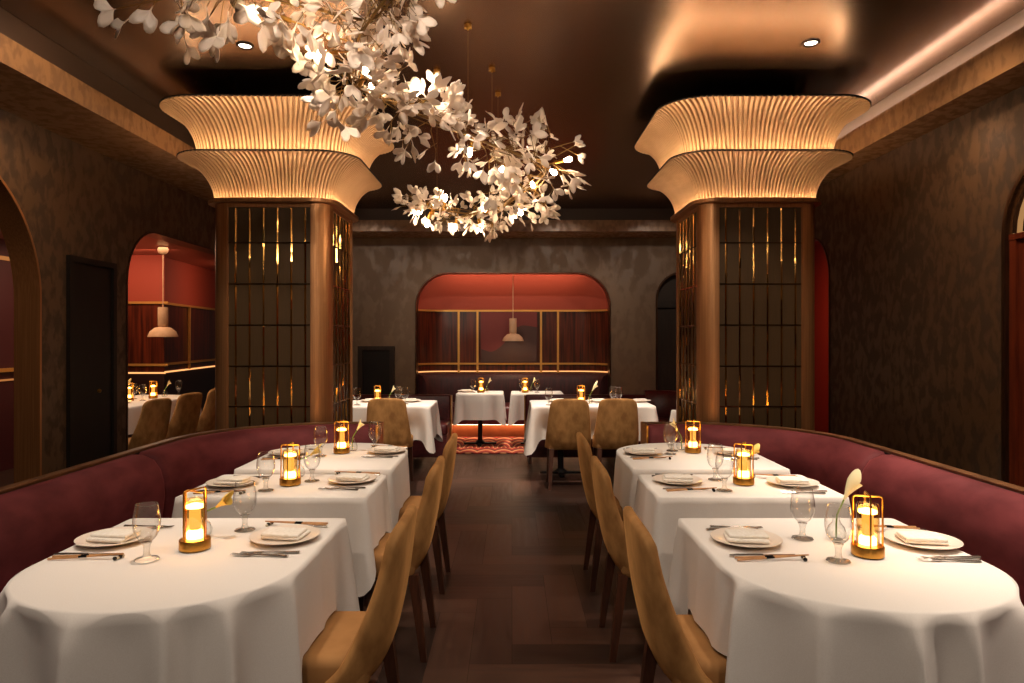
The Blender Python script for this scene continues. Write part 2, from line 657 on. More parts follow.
beam('beam_left', XL + .001, -BX, -3, 9.46, BZ0, BZ1, M['beam'])
beam('beam_right', BX, XR - .001, -3, 9.46, BZ0, BZ1, M['beam'])
beam('beam_back', XL + .001, XR - .001, 9.46, YB - .001, BZ0, BZ1, M['beam'])
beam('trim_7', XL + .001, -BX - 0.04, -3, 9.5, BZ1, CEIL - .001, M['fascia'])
beam('trim_8', BX + 0.06, XR - .001, -3, 9.5, BZ1, CEIL - .001, mat('lit_fascia_tone', rgb(150, 128, 112), 0.5))  # cove glow put into the colour: paler than the left fascia
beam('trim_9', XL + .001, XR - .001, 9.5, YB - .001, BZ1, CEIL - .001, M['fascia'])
# cove light lying on the right beam's ledge
struct(MB().box(BX + 0.030, BX + 0.056, 1.0, 6.5, BZ1 + .001, BZ1 + 0.008).build('trim_10', emat('cove_led', (1, .82, .70, 1), 26.0)))
beam('trim_26', BX, BX + .012, -3, 9.46, BZ1 + .0005, BZ1 + .035, M['beam'])

# side door panel in the left wall
d = MB().box(XL, XL + 0.012, 5.10, 5.61, 0.0, 2.02).build('door_1', noisy('black_door', rgb(17, 13, 10), rgb(23, 17, 13), (8, 8, 1), 3, rough=.5, spec=.3))
struct(d)
f = MB()
for (a, b, z0, z1) in ((5.055, 5.10, 0, 2.065), (5.61, 5.655, 0, 2.065), (5.10, 5.61, 2.02, 2.065)):
    f.box(XL, XL + 0.03, a, b, z0, z1)
f.build('door_frame', mat('black_frame', rgb(24, 18, 14), .5, spec=.3), d)
MB().lathe([(0, 0), (.014, 0), (.016, .012), (.008, .02), (0, .022)], 16, mtx=Matrix.Translation((XL + .012, 5.43, 1.03)) @ Matrix.Rotation(PI / 2, 4, 'Y')).build('door_knob', M['brass'], d)

# small hatch door in the back wall
d = MB().box(-2.20, -1.80, YB - 0.02, YB, 0.0, 1.27).build('door_2', mat('hatch_black', rgb(27, 20, 15), .6, spec=.25))
struct(d)
f = MB()
for (a, b, z0, z1) in ((-2.27, -2.20, 0, 1.33), (-1.80, -1.73, 0, 1.33), (-2.20, -1.80, 1.27, 1.33)):
    f.box(a, b, YB - 0.04, YB, z0, z1)
f.build('door_frame', M['door_dark'], d)

# arched doorway at the right of the back wall
d = MB().box(2.12, 2.92, YB + 0.10, YB + 0.14, 0.0, 2.0).build('door_3', M['door_dark'])
struct(d)
MB().box(2.12, 2.92, YB + 0.06, YB + 0.14, 1.90, 1.98).build('door_frame', M['door_dark'], d)
a0, a1, r_, zt_ = OP_B
mb = MB()
us = us_of(*OP_B[:3], n=10)
mb.add([(u, YB + .12, zopen(u, *OP_B)) for u in us] + [(u, YB + .12, 1.95) for u in us],
       [(i, i + 1, len(us) + i + 1, len(us) + i) for i in range(len(us) - 1)])
mb.build('door_transom', mat('transom_dark', rgb(50, 38, 28), .6, spec=.3), d)

# arched wooden doorway on the right: frame, leaf and lit fan transom
d = MB().box(XR + 0.03, XR + 0.07, 3.312, 4.138, 0.0, 2.03).build('door_4', M['redwood'])
struct(d)
f = MB()
f.box(XR + 0.012, XR + 0.05, 4.085, 4.138, 0, 2.04)
f.box(XR + 0.012, XR + 0.05, 3.312, 3.365, 0, 2.04)
f.box(XR + 0.012, XR + 0.05, 3.69, 3.76, 0, 2.04)
f.box(XR + 0.008, XR + 0.06, 3.312, 4.138, 2.04, 2.075)
f.build('door_frame', M['redwood'], d)
mb = MB()
c_, zc_ = 3.725, 2.08
K = 16
mb.add([(XR + .035, c_, zc_)] + [(XR + .035, c_ + .415 * math.cos(PI * i / K), zc_ + .415 * math.sin(PI * i / K)) for i in range(K + 1)],
       [(0, i + 1, i + 2) for i in range(K)])
mb.build('door_transom', M['transom'], d)
mb = MB()
for rr in (.14, .22, .30, .385):
    mb.tube([(XR + .024, c_ + rr * math.cos(PI * i / K), zc_ + rr * math.sin(PI * i / K)) for i in range(K + 1)], .013, 6)
mb.build('transom_bars', M['bronze_dark'], d)
struct(MB().box(XR + .6, XR + .65, 2.6, 4.8, 0, 2.8).build('wall_right_lobby', M['red_dim']))

# red hall beyond the right-hand arch
struct(MB().box(4.1, 4.2, 5.8, 11.0, 0, 2.75).build('wall_side_hall', M['red']))
struct(MB().box(3.2, 4.2, 5.8, 10.0, 2.70, 2.76).build('ceiling_side_hall', M['red_dim']))

# ------------------------------------------------------------------ side room on the left
PATH_S = [(-8.0, 8.9), (-4.53, 8.9), (-4.62, 8.98), (-4.85, 11.4)]


def side_band(name, prof, m, path=PATH_S):
    return struct(MB().sweep(path, prof).build(name, m))


def rect(d0, d1, z0, z1):
    return [(d0, z0), (d1, z0), (d1, z1), (d0, z1)]


side_band('wall_side_room_upper', rect(0, 0.1, 1.90, 2.56), M['red'])
side_band('wall_side_room_panelling', rect(0, 0.1, 1.00, 1.90), M['mahogany'])
side_band('wall_side_room_lower', rect(0.0, 0.1, 0.0, 1.00), mat('dark_wainscot', rgb(40, 16, 14), .5))
side_band('trim_11', rect(-0.03, 0.0, 1.895, 1.925), M['gold_rail'])
side_band('trim_12', rect(-0.03, 0.0, 1.085, 1.115), M['gold_rail'])
side_band('trim_13', rect(-0.012, 0.0, 0.985, 1.005), M['led_soft'])
struct(MB().box(-8.0, XL - WT - .005, 0.0, 11.4, 2.53, 2.6).build('ceiling_side_room', mat('side_room_ceiling', rgb(150, 78, 58), .35)))
struct(MB().box(-5.65, -5.55, 1.0, 8.2, 0.0, 2.53).build('wall_side_room_booth', mat('booth_plum', rgb(70, 26, 30), .5)))
struct(MB().box(-5.55, -5.52, 1.0, 8.2, 2.30, 2.34).build('trim_14', M['led_faint']))
struct(MB().box(-5.55, -5.50, 1.0, 8.2, 1.08, 1.12).build('trim_15', M['gold_rail']))
struct(MB().box(-5.55, -5.53, 1.0, 8.2, 0.98, 1.00).build('trim_16', M['led_faint']))
for x in (-4.60,):
    struct(MB().box(-4.70, -4.67, 9.90, 9.93, 1.0, 1.9).build('trim_17', M['gold_rail']))
struct(MB().box(-8, -7.9, 0, 12, 0, 2.6).build('wall_side_room_end', M['red_dim']))
struct(MB().box(-8, XL - WT, -0.1, 0.0, 0, 2.6).build('wall_side_room_front', M['red_dim']))

# ------------------------------------------------------------------ niche
NX0, NX1 = -1.55, 1.58


def niche_path(off=0.0):
    rr = 0.55
    yb = 10.82
    pts = [(NX1 - off, YB + .17)]
    for i in range(11):
        a = PI / 2 * i / 10
        pts.append((NX1 - rr + (rr - off) * math.cos(a), yb - rr + (rr - off) * math.sin(a)))
    for i in range(11):
        a = PI / 2 + PI / 2 * i / 10
        pts.append((NX0 + rr + (rr - off) * math.cos(a), yb - rr + (rr - off) * math.sin(a)))
    pts.append((NX0 + off, YB + .17))
    return pts


NP = niche_path()


def niche_band(name, d0, d1, z0, z1, m):
    return struct(MB().sweep(NP, rect(d0, d1, z0, z1)).build(name, m))


niche_band('wall_niche_upper', -0.1, 0, 1.87, 2.66, M['red'])
niche_band('wall_niche_panelling', -0.1, 0, 0.90, 1.87, M['mahogany'])
niche_band('wall_niche_lower', -0.1, 0, 0.0, 0.90, M['plinth'])
niche_band('trim_18', 0, 0.022, 1.867, 1.895, M['gold_rail'])
niche_band('trim_19', 0, 0.03, 1.030, 1.058, M['gold_rail'])
niche_band('trim_20', 0, 0.016, 0.915, 0.932, M['led_soft'])
for i, px in enumerate((458.7, 477.5, 541, 558)):
    x = (px - 512) * 10.81 / F
    struct(MB().box(x - .016, x + .016, 10.795, 10.825, 0.9, 1.87).build('trim_%d' % (21 + i), M['gold_rail']))
struct(MB().box(NX1 - .04, NX1 - .01, 10.32, 10.35, 0.9, 1.87).build('trim_25', M['gold_rail']))
struct(MB().box(NX0 - .2, NX1 + .2, YB + .19, 11.0, 2.62, 2.7).build('ceiling_niche', M['red_dim']))
# abstract panel on the niche wall
art = thing('wall_art', 'abstract plum and umber panel on the niche wall behind the pendant lamp', 'picture', (0.0, 10.80, 1.46))
xa, xb = (481 - 512) * 10.8 / F, (537 - 512) * 10.8 / F
MB().box(xa, xb, -0.02, 0.012, -.40, .40).build('canvas', M['art1'], art)
xm = (xa + xb) / 2
mb = MB()
prof = []
for i in range(33):
    t = i / 32
    x = xa + .003 + (xb - xa - .006) * t
    z = -0.17 + 0.37 / (1 + math.exp(-(t - 0.50) * 14)) - .10 * max(0, t - .75) * 4 * .4 - 0.06 * math.exp(-((t - .18) / .15) ** 2)
    prof.append((x, z))
n = len(prof)
mb.add([(x, -.024, z) for x, z in prof] + [(x, -.024, -.399) for x, z in prof] + [(x, -.018, z) for x, z in prof] + [(x, -.018, -.399) for x, z in prof],
       [(i, i + 1, n + i + 1, n + i) for i in range(n - 1)] + [(i, i + 1, 2 * n + i + 1, 2 * n + i) for i in range(n - 1)])
mb.build('painted_hill', M['art2'], art)

# carpet
rug = MB().rbox(0, 0, .006, 2.7, 1.4, .012, .004, 1).build('carpet_runner', M['carpet'], loc=(0.0, 9.25, 0.0005))
tag(rug, 'red carpet with scalloped wave pattern on the floor before the niche', 'carpet')

# niche bench: follows the wall
bench = thing('niche_bench', 'dark burgundy booth bench curving round the niche under the lit ledge', 'bench', (0, 11.0, 0))


def rel(path, o):
    return [(p[0] - o.location.x, p[1] - o.location.y) for p in path]


bp = rel(NP[2:-2], bench)
backp = [(.03, .47), (.26, .47), (.27, .55), (.24, .80), (.20, .87), (.14, .90), (.03, .90)]
bk = MB().sweep(bp, backp)
bk.build('back_cushion', noisy('channelled_burgundy', rgb(48, 14, 16), rgb(70, 22, 24), (16, 16, .3), 2, rough=.6, sheen=.3), bench)
MB().rbox(0.015, -.785, .33, 2.70, .77, .26, .035, 3).build('seat_cushion', M['leather'], bench)
MB().box(-1.33, 1.36, -1.0, -.42, 0.002, .20).build('plinth', noisy('oak_plinth', rgb(150, 84, 50), rgb(172, 98, 60), (1, 1, 1), 5, rough=.4), bench)
MB().box(-1.32, 1.35, -1.06, -1.03, .186, .199).build('kick_light', M['led_kick'], bench)

# ------------------------------------------------------------------ columns
def rr_outline(hx, hy, r, seg=8):
    """rounded rectangle as (x, y, nx, ny) dense perimeter, counter-clockwise"""
    out = []
    for (cx, cy, a0) in ((hx - r, hy - r, 0), (-hx + r, hy - r, PI / 2), (-hx + r, -hy + r, PI), (hx - r, -hy + r, 3 * PI / 2)):
        for i in range(seg + 1):
            a = a0 + PI / 2 * i / seg
            out.append((cx + r * math.cos(a), cy + r * math.sin(a), math.cos(a), math.sin(a)))
    return out


def perimeter(hx, hy, r, n):
    """n points evenly spread round a rounded rectangle with normals"""
    rr = rr_outline(hx, hy, r, 24)
    m0 = (hx, 0.0, 1.0, 0.0)
    loop = [m0] + rr + [m0]
    dense = [(a, b, math.hypot(b[0] - a[0], b[1] - a[1])) for a, b in zip(loop, loop[1:])]
    tot = sum(d[2] for d in dense)
    out, k, acc = [], 0, 0.0
    for i in range(n):
        s = tot * i / n
        while acc + dense[k][2] < s:
            acc += dense[k][2]
            k += 1
        a, b, L = dense[k]
        t = (s - acc) / L if L > 1e-9 else 0
        nx, ny = a[2] + (b[2] - a[2]) * t, a[3] + (b[3] - a[3]) * t
        l = math.hypot(nx, ny)
        out.append((a[0] + (b[0] - a[0]) * t, a[1] + (b[1] - a[1]) * t, nx / l, ny / l))
    return out


HC = 0.435
CT = 2.434


def flare(z0, z1, o0, o1, ribs=136):
    """concave ribbed tier; the ribs stay evenly spread, so they fan out towards the lip"""
    per = 6
    shape = (0.0, 0.0, 0.9, 1.0, 1.0, .9)
    n = ribs * per
    K = 18
    mb = MB()
    vs, fs = [], []
    for k in range(K + 1):
        th = R(80) * k / K
        o = o0 + (o1 - o0) * (1 - math.cos(th)) / (1 - math.cos(R(80)))
        z = z0 + (z1 - z0) * math.sin(th) / math.sin(R(80))
        ct, st = math.cos(th), math.sin(th)
        pm = perimeter(HC + o, HC + o, .14 + .62 * o, n)
        for i, (x, y, nx, ny) in enumerate(pm):
            d = 0.021 * (shape[i % per] - .6)
            vs.append((x + nx * d * ct, y + ny * d * ct, z - d * st))
    for k in range(K):
        for i in range(n):
            j = (i + 1) % n
            fs.append((k * n + i, k * n + j, (k + 1) * n + j, (k + 1) * n + i))
    mb.add(vs, fs)
    return mb


def ring(hx, r, d0, d1, z0, z1):
    """flat band between offsets d0 < d1 with the capital's outline"""
    mb = MB()
    n = 120
    vs, fs = [], []
    for (d, z) in ((d0, z0), (d1, z0), (d1, z1), (d0, z1)):
        vs += [(p[0], p[1], z) for p in perimeter(hx + d, hx + d, r + .62 * d, n)]
    for k in range(4):
        k2 = (k + 1) % 4
        for i in range(n):
            j = (i + 1) % n
            fs.append((k * n + i, k * n + j, k2 * n + j, k2 * n + i))
    return mb.add(vs, fs)


colm = thing('column', 'left bronze column with gold-lined glass grid and flared ribbed capital', 'column', (-1.770, 5.405, 0), 0, 'pair of columns with ribbed capitals')
colm['kind'] = 'thing'
MB().box(-HC + .05, HC - .05, -HC + .05, HC - .05, 0, CT).build('core', M['black'], colm)
# rounded corner posts
for sx in (-1, 1):
    for sy in (-1, 1):
        rad = .13
        pts = []
        for i in range(13):
            a = PI / 2 * i / 12
            pts.append((sx * (HC - rad + rad * math.cos(a)), sy * (HC - rad + rad * math.sin(a))))
        inn = [(sx * (HC - rad), sy * (HC - .05)), (sx * (HC - rad), sy * (HC - rad)), (sx * (HC - .05), sy * (HC - rad))]
        loop = pts + inn
        n = len(loop)
        MB().add([(x, y, 0) for x, y in loop] + [(x, y, CT) for x, y in loop],
                 [(i, (i + 1) % n, n + (i + 1) % n, n + i) for i in range(n)]).build('corner_post', M['bronze'], colm)
# glass grid panels
PW = HC - .13


def panel():
    mb = MB()
    ncol, z_lines = 6, [.05, .35, .65, .95, 1.245, 1.545, 1.845, 2.145]
    w = 2 * PW
    xs = [-PW + w * (i + .55) / (ncol - .0) for i in range(ncol)]
    rnd = random.Random(3)
    mb.box(-PW, PW, .0, .03, 0, CT - .03, 0)
    zs = [0.0] + z_lines + [CT - .03]
    for x in xs:
        for za, zb in zip(zs, zs[1:]):
            zz = za + .006
            while zz < zb - .006:
                zn = min(zb - .006, zz + rnd.choice((.07, .11, .16)))
                t1, t2 = rnd.uniform(-.0035, .0035), rnd.uniform(-.0035, .0035)
                hw = .0075
                mb.add([(x - hw, -.001, zz), (x, -.009 + t1, zz), (x + hw, -.001, zz), (x - hw, -.001, zn), (x, -.009 + t2, zn), (x + hw, -.001, zn)],
                       [(0, 1, 4, 3), (1, 2, 5, 4)], 1)
                zz = zn
    for z in z_lines:
        mb.box(-PW, PW, -.006, .0, z - .0032, z + .0032, 2)
    for x in (-PW, PW):
        mb.box(x - .006, x + .006, -.012, .02, 0, CT, 3)
    mb.box(-PW, PW, -.012, .02, CT - .03, CT, 3)
    return mb


pm_ = [M['tile'], M['mirror_strip'], M['gridline'], M['bronze']]
base_panel = None
for k in range(4):
    if base_panel is None:
        o = base_panel = panel().build('glass_panel', pm_, colm, sharp=10, fix=False)
    else:
        o = base_panel.copy()
        col.objects.link(o)
    a = k * PI / 2
    o.rotation_euler = (0, 0, a)
    o.location = Vector((0, -HC + .02, 0)) @ Matrix.Rotation(-a, 3, 'Z') if False else (Matrix.Rotation(a, 3, 'Z') @ Vector((0, -HC + .02, 0)))
pts_ = [(p[0], p[1]) for p in perimeter(HC, HC, .13, 96)]
MB().sweep(pts_, [(.10, CT), (-.044, CT), (-.048, CT + .004), (-.048, CT + .030), (-.042, CT + .032), (-.040, CT + .006), (.10, CT + .006)], closed=True).build('ledge', M['bronze'], colm)
ring(HC, .13, .018, .034, CT + .0065, CT + .012).build('light_strip', M['led'], colm)
flare(CT + .007, 2.755, 0.0, .225).build('capital_tier', M['rib'], colm, sharp=50)
ring(HC, .14, -.05, .231, 2.7575, 2.7615).build('tier_ledge', M['black'], colm)
ring(HC, .14, .160, .178, 2.7645, 2.770).build('light_strip', M['led'], colm)
flare(2.765, 3.10, .105, .325).build('capital_tier', M['rib'], colm, sharp=50)
mb = ring(HC, .14, -.05, .331, 3.103, 3.109)
mb.box(-HC + .08, HC - .08, -HC + .08, HC - .08, 2.4, 3.117)
mb.box(-.3, .3, -.3, .3, 3.116, CEIL)
mb.build('top_plate', M['black'], colm)
dup(colm, (1.812, 5.405, 0), PI / 2, 'right bronze column with gold-lined glass grid and flared ribbed capital', 'pair of columns with ribbed capitals')

# ------------------------------------------------------------------ curved banquettes
def banq_path(sgn):
    pts = [(-2.03, 0.6 + i * .2) for i in range(17)]
    rr = .86
    cx, cy = -2.03 + rr, 4.0
    for i in range(1, 17):
        a = PI - PI / 2 * i / 16
        pts.append((cx + rr * math.cos(a), cy + rr * math.sin(a)))
    pts += [(-1.08, 4.86), (-1.0, 4.86), (-.93, 4.86)]
    if sgn > 0:
        pts = [(-x, y) for x, y in pts]
    return pts


def banquette(sgn, label):
    t = thing('curved_banquette', label, 'banquette', (sgn * 2.0, 2.6, 0), 0, 'facing burgundy banquettes')
    path = rel(banq_path(sgn), t)
    s = -1 if sgn < 0 else 1   # inward offset direction (left of travel is +)

    def pf(p):
        return [(s * d, z) for d, z in p]
    back = [(.035, .40), (.17, .40), (.195, .46), (.215, .62), (.210, .70), (.192, .765), (.155, .818), (.10, .842), (.05, .843), (.035, .82)]
    # cushion joints along the path
    cuts = [0, 9, 16 if False else 15, len(path) - 1]
    for a, b in zip(cuts, cuts[1:]):
        seg = path[a:b + 1]
        p0, p1 = Vector(seg[0]), Vector(seg[1])
        e0 = [p0 + (p1 - p0).normalized() * d for d in (.004, .018, .04)]
        q0, q1 = Vector(seg[-1]), Vector(seg[-2])
        e1 = [q0 + (q1 - q0).normalized() * d for d in (.04, .018, .004)]
        seg2 = e0 + [Vector(p) for p in seg[1:-1]] + e1
        mb = MB()
        n = len(seg2)
        mb.sweep(seg2, pf(back), endshrink=.0)
        m = len(back)
        md = sum(d for d, z in back) / m
        mz = sum(z for d, z in back) / m
        for idx, sh in ((0, .80), (1, .95), (n - 1, .80), (n - 2, .95)):
            for k in range(m):
                i = idx * m + k
                ref = seg2[idx]
                cen = None
                v = Vector(mb.v[i])
                dvec = Vector((v.x - ref.x, v.y - ref.y))
                ln = dvec.length
                dv = dvec / ln if ln > 1e-6 else dvec
                d_new = md + (abs(back[k][0]) - md) * sh
                mb.v[i] = (ref.x + dv.x * d_new, ref.y + dv.y * d_new, mz + (v.z - mz) * sh)
        mb.build('back_cushion', M['burgundy'], t, sharp=60)
    MB().sweep(path, pf(rect(-.012, .034, .0, .838))).build('back_panel', M['plinth'], t)
    MB().sweep(path, pf([(-.018, .8385), (.031, .8385), (.031, .850), (.027, .853), (-.014, .853), (-.018, .850)])).build('cap_rail', M['rail'], t)
    seat = [(.20, .30), (.42, .30), (.44, .33), (.44, .43), (.41, .462), (.20, .462)]
    MB().sweep(path[:-1], pf(seat)).build('seat_cushion', M['burgundy'], t)
    MB().sweep(path[:-1], pf(rect(.036, .44, 0.0, .295))).build('plinth', M['plinth'], t)
    e = path[-1]
    mb = MB()
    y0 = e[1]
    xe = e[0]
    mb.box(xe - (.0 if sgn < 0 else .012), xe + (.012 if sgn < 0 else 0), y0 - .20, y0 + .02, 0.0, .852)
    mb.build('end_trim', M['brass'], t)
    return t


banquette(-1, 'burgundy velvet banquette curving along the left wall behind three dining tables')
banquette(1, 'burgundy velvet banquette curving along the right wall behind three dining tables')

# ------------------------------------------------------------------ chair
def make_chair(label):
    t = thing('dining_chair', label, 'chair')
    S, T = 22, 16
    outer, inner = [], []

    def surf(s, tt):
        zt = .875 - .050 * abs(s) ** 5 - .010 * s * s
        zb = .366 + .008 * abs(s) ** 4
        z = zb + (zt - zb) * tt
        hw = .232 - .045 * tt ** 1.4
        wrap = .105 * (1 - tt) ** 1.0 + .032
        y = -.185 - .088 * tt - .016 * math.sin(PI * tt)
        if tt < .2:
            y += .035 * (1 - tt / .2) ** 2
        y += wrap * abs(s) ** 3.2
        x = hw * math.sin(s * 1.25) / math.sin(1.25)
        return Vector((x, y, z))
    pts = [[surf(-1 + 2 * i / S, j / T) for i in range(S + 1)] for j in range(T + 1)]
    vs, fs = [], []
    for j in range(T + 1):
        for i in range(S + 1):
            vs.append(pts[j][i])
    off = len(vs)
    for j in range(T + 1):
        for i in range(S + 1):
            a = pts[j][min(i + 1, S)] - pts[j][max(i - 1, 0)]
            b = pts[min(j + 1, T)][i] - pts[max(j - 1, 0)][i]
            nrm = a.cross(b).normalized()
            if nrm.y < 0 and abs(nrm.y) > .2:
                nrm = -nrm
            elif abs(nrm.y) <= .2 and nrm.x * pts[j][i].x > 0:
                nrm = -nrm
            th = .052 - .016 * (j / T)
            vs.append(pts[j][i] + nrm * th)
    w = S + 1
    for j in range(T):
        for i in range(S):
            a = j * w + i
            fs.append((a, a + 1, a + w + 1, a + w))
            fs.append((off + a, off + a + w, off + a + w + 1, off + a + 1))
    for i in range(S):
        fs.append((i, off + i, off + i + 1, i + 1))
        a = T * w + i
        fs.append((a, a + 1, off + a + 1, off + a))
    for j in range(T):
        a = j * w
        fs.append((a, a + w, off + a + w, off + a))
        a = j * w + S
        fs.append((a, off + a, off + a + w, a + w))
    o = MB().add(vs, fs).build('backrest', M['velvet'], t, sharp=180)
    md = o.modifiers.new('round', 'SUBSURF')
    md.levels = 1
    md.render_levels = 1
    MB().rbox(0, .022, .422, .390, .365, .104, .03, 4).build('seat', M['velvet_seat'], t)
    for sx in (-1, 1):
        for (yt, yb) in ((-.155, -.205), (.15, .165)):
            mb = MB()
            a, b = Vector((sx * .165, yt, .385)), Vector((sx * .185, yb, 0))
            wt, wb = .022, .014
            vs = []
            for p, h in ((a, wt), (b, wb)):
                for dx, dy in ((-h, -h), (h, -h), (h, h), (-h, h)):
                    vs.append(p + Vector((dx, dy, 0)))
            mb.add(vs, [(0, 1, 2, 3), (7, 6, 5, 4), (0, 4, 5, 1), (1, 5, 6, 2), (2, 6, 7, 3), (3, 7, 4, 0)])
            mb.build('leg', M['leg'], t)
    return t


chair0 = make_chair('ochre velvet dining chair at the front left table, its back to the aisle')
GC = 'ochre velvet dining chairs'
chair0['group'] = GC
LCH = [(-.60, 2.27), (-.60, 3.25), (-.60, 4.06)]
RCH = [(.65, 2.24), (.655, 3.25), (.665, 4.10)]
names = ['front', 'middle', 'rear']
chair0.location = (LCH[0][0], LCH[0][1], 0)
chair0.rotation_euler = (0, 0, PI / 2)
for (x, y), nm in list(zip(LCH, names))[1:]:
    dup(chair0, (x, y, 0), PI / 2, 'ochre velvet dining chair at the %s left table, its back to the aisle' % nm, GC)
for (x, y), nm in zip(RCH, names):
    dup(chair0, (x, y, 0), -PI / 2, 'ochre velvet dining chair at the %s right table, its back to the aisle' % nm, GC)
dup(chair0, (-1.20, 6.78, 0), 0, 'ochre velvet chair seen from behind at the back left table by the column', GC)
dup(chair0, (.545, 6.72, 0), 0, 'ochre velvet chair seen from behind, aisle end of the back right table', GC)
dup(chair0, (1.01, 6.75, 0), 0, 'ochre velvet chair seen from behind, column end of the back right table', GC)
for (x, y, rz, lb) in ((-3.60, 6.55, 1.35, 'tan velvet chair in the side room doorway, nearest the camera'),
                       (-3.62, 7.25, 1.35, 'tan velvet chair in the side room, second from the doorway edge'),
                       (-3.62, 7.95, 1.35, 'tan velvet chair in the side room, half hidden by the left column')):
    dup(chair0, (x, y, 0), rz, lb, 'tan velvet chairs in the side room')

# ------------------------------------------------------------------ tables and cloths
TT = .75


def d_outline(cx, hw, ys, ye, n=200, b=.38):
    """D shape: straight end at ys, rounded end at ye; returns points with outward normals"""
    sg = 1 if ye > ys else -1
    yc = ye - sg * b
    poly = [(cx + hw, ys), (cx + hw, yc)]
    for i in range(1, 48):
        a = PI / 2 - (PI / 2 - PI * i / 48)
        poly.append((cx + hw * math.cos(a), yc + sg * b * math.sin(a)))
    poly += [(cx - hw, yc), (cx - hw, ys)]
    return poly


def resample(poly, n, rc=0.02):
    P_ = [Vector(p) for p in poly]
    L = []
    m = len(P_)
    tot = 0
    for i in range(m):
        l = (P_[(i + 1) % m] - P_[i]).length
        L.append(l)
        tot += l
    out, k, acc = [], 0, 0.0
    for i in range(n):
        s = tot * i / n
        while acc + L[k] < s and k < m - 1:
            acc += L[k]
            k += 1
        t = (s - acc) / L[k] if L[k] > 1e-9 else 0
        out.append(P_[k] + (P_[(k + 1) % m] - P_[k]) * min(1, t))
    # smooth corners a little, keep length
    for _ in range(2):
        out = [(out[i - 1] + out[i] * 2 + out[(i + 1) % n]) / 4 for i in range(n)]
    area = sum(out[i].x * out[(i + 1) % n].y - out[(i + 1) % n].x * out[i].y for i in range(n))
    if area < 0:
        out.reverse()
    nor = []
    for i in range(n):
        d = (out[(i + 2) % n] - out[i - 2]).normalized()
        nor.append(Vector((d.y, -d.x)))
    return out, nor


def sstep(a, b, x):
    t = min(1, max(0, (x - a) / (b - a)))
    return t * t * (3 - 2 * t)


def cloth(name, label, group, poly, z, dropf, amp, freq, pushes=(), corners=(), seed=1, n=260, camp=.07, cdrop=.07, pinch=.022):
    """a draped cloth: dropf(point, normal) is the length hanging there; pushes = (x, y, radius, depth) where a chair seat presses it in"""
    rnd = random.Random(seed)
    pts, nor = resample(poly, n)
    ph = [rnd.uniform(0, 2 * PI) for _ in range(6)]
    cx = sum(p.x for p in pts) / n
    cy = sum(p.y for p in pts) / n
    ds = [dropf(pts[i], nor[i]) for i in range(n)]
    for _ in range(4):
        ds = [(ds[i - 1] + ds[i] * 2 + ds[(i + 1) % n]) / 4 for i in range(n)]
    K = 14
    vs, fs = [], []
    rings = [(.0, 'c')] + [(.45, 'i'), (.85, 'i'), (.965, 'i')]
    vs.append((cx, cy, z))
    ringidx = []
    for f_ in (.45, .85, .975):
        ringidx.append(len(vs))
        for p in pts:
            vs.append((cx + (p.x - cx) * f_, cy + (p.y - cy) * f_, z))
    ringidx.append(len(vs))
    for i, p in enumerate(pts):
        q = p + nor[i] * .0
        vs.append((q.x, q.y, z - .003))
    arc = 0.0
    arcs = []
    for i in range(n):
        arcs.append(arc)
        arc += (pts[(i + 1) % n] - pts[i]).length
    for k in range(1, K + 1):
        t = k / K
        ringidx.append(len(vs))
        for i, p in enumerate(pts):
            s = arcs[i]
            am = amp(p, nor[i])
            th_ = (freq * s + ph[0] + 1.1 * math.sin(freq * .31 * s + ph[1])) / 2
            w = 1.0 - 2.2 * abs(math.sin(th_)) ** .8 + .25 * math.sin(freq * .55 * s + ph[2])
            out = .004 * min(1, t * 4) + .012 * t + am * (w + .35) * (t ** .45) * sstep(0, .12, t)
            cor = 0.0
            for (qx, qy) in corners:
                d = math.hypot(p.x - qx, p.y - qy)
                cor = max(cor, math.exp(-(d / .055) ** 2))
                out -= pinch * math.exp(-((d - .12) / .05) ** 2) * t
            out += camp * cor * t
            for (qx, qy, rad, dep) in pushes:
                d = math.hypot(p.x - qx, p.y - qy)
                if d < rad * 1.5:
                    out -= dep * sstep(rad * 1.5, rad * .8, d) * sstep(0.0, .78, t)
            dr = ds[i] + cdrop * cor
            q = p + nor[i] * out
            vs.append((q.x, q.y, z - .003 - dr * t))
    a = ringidx[0]
    for i in range(n):
        fs.append((0, a + i, a + (i + 1) % n))
    for r0, r1 in zip(ringidx, ringidx[1:]):
        for i in range(n):
            j = (i + 1) % n
            fs.append((r0 + i, r0 + j, r1 + j, r1 + i))
    o = MB().add(vs, fs).build(name, M['cloth'], sharp=180)
    return tag(o, label, 'tablecloth', group)


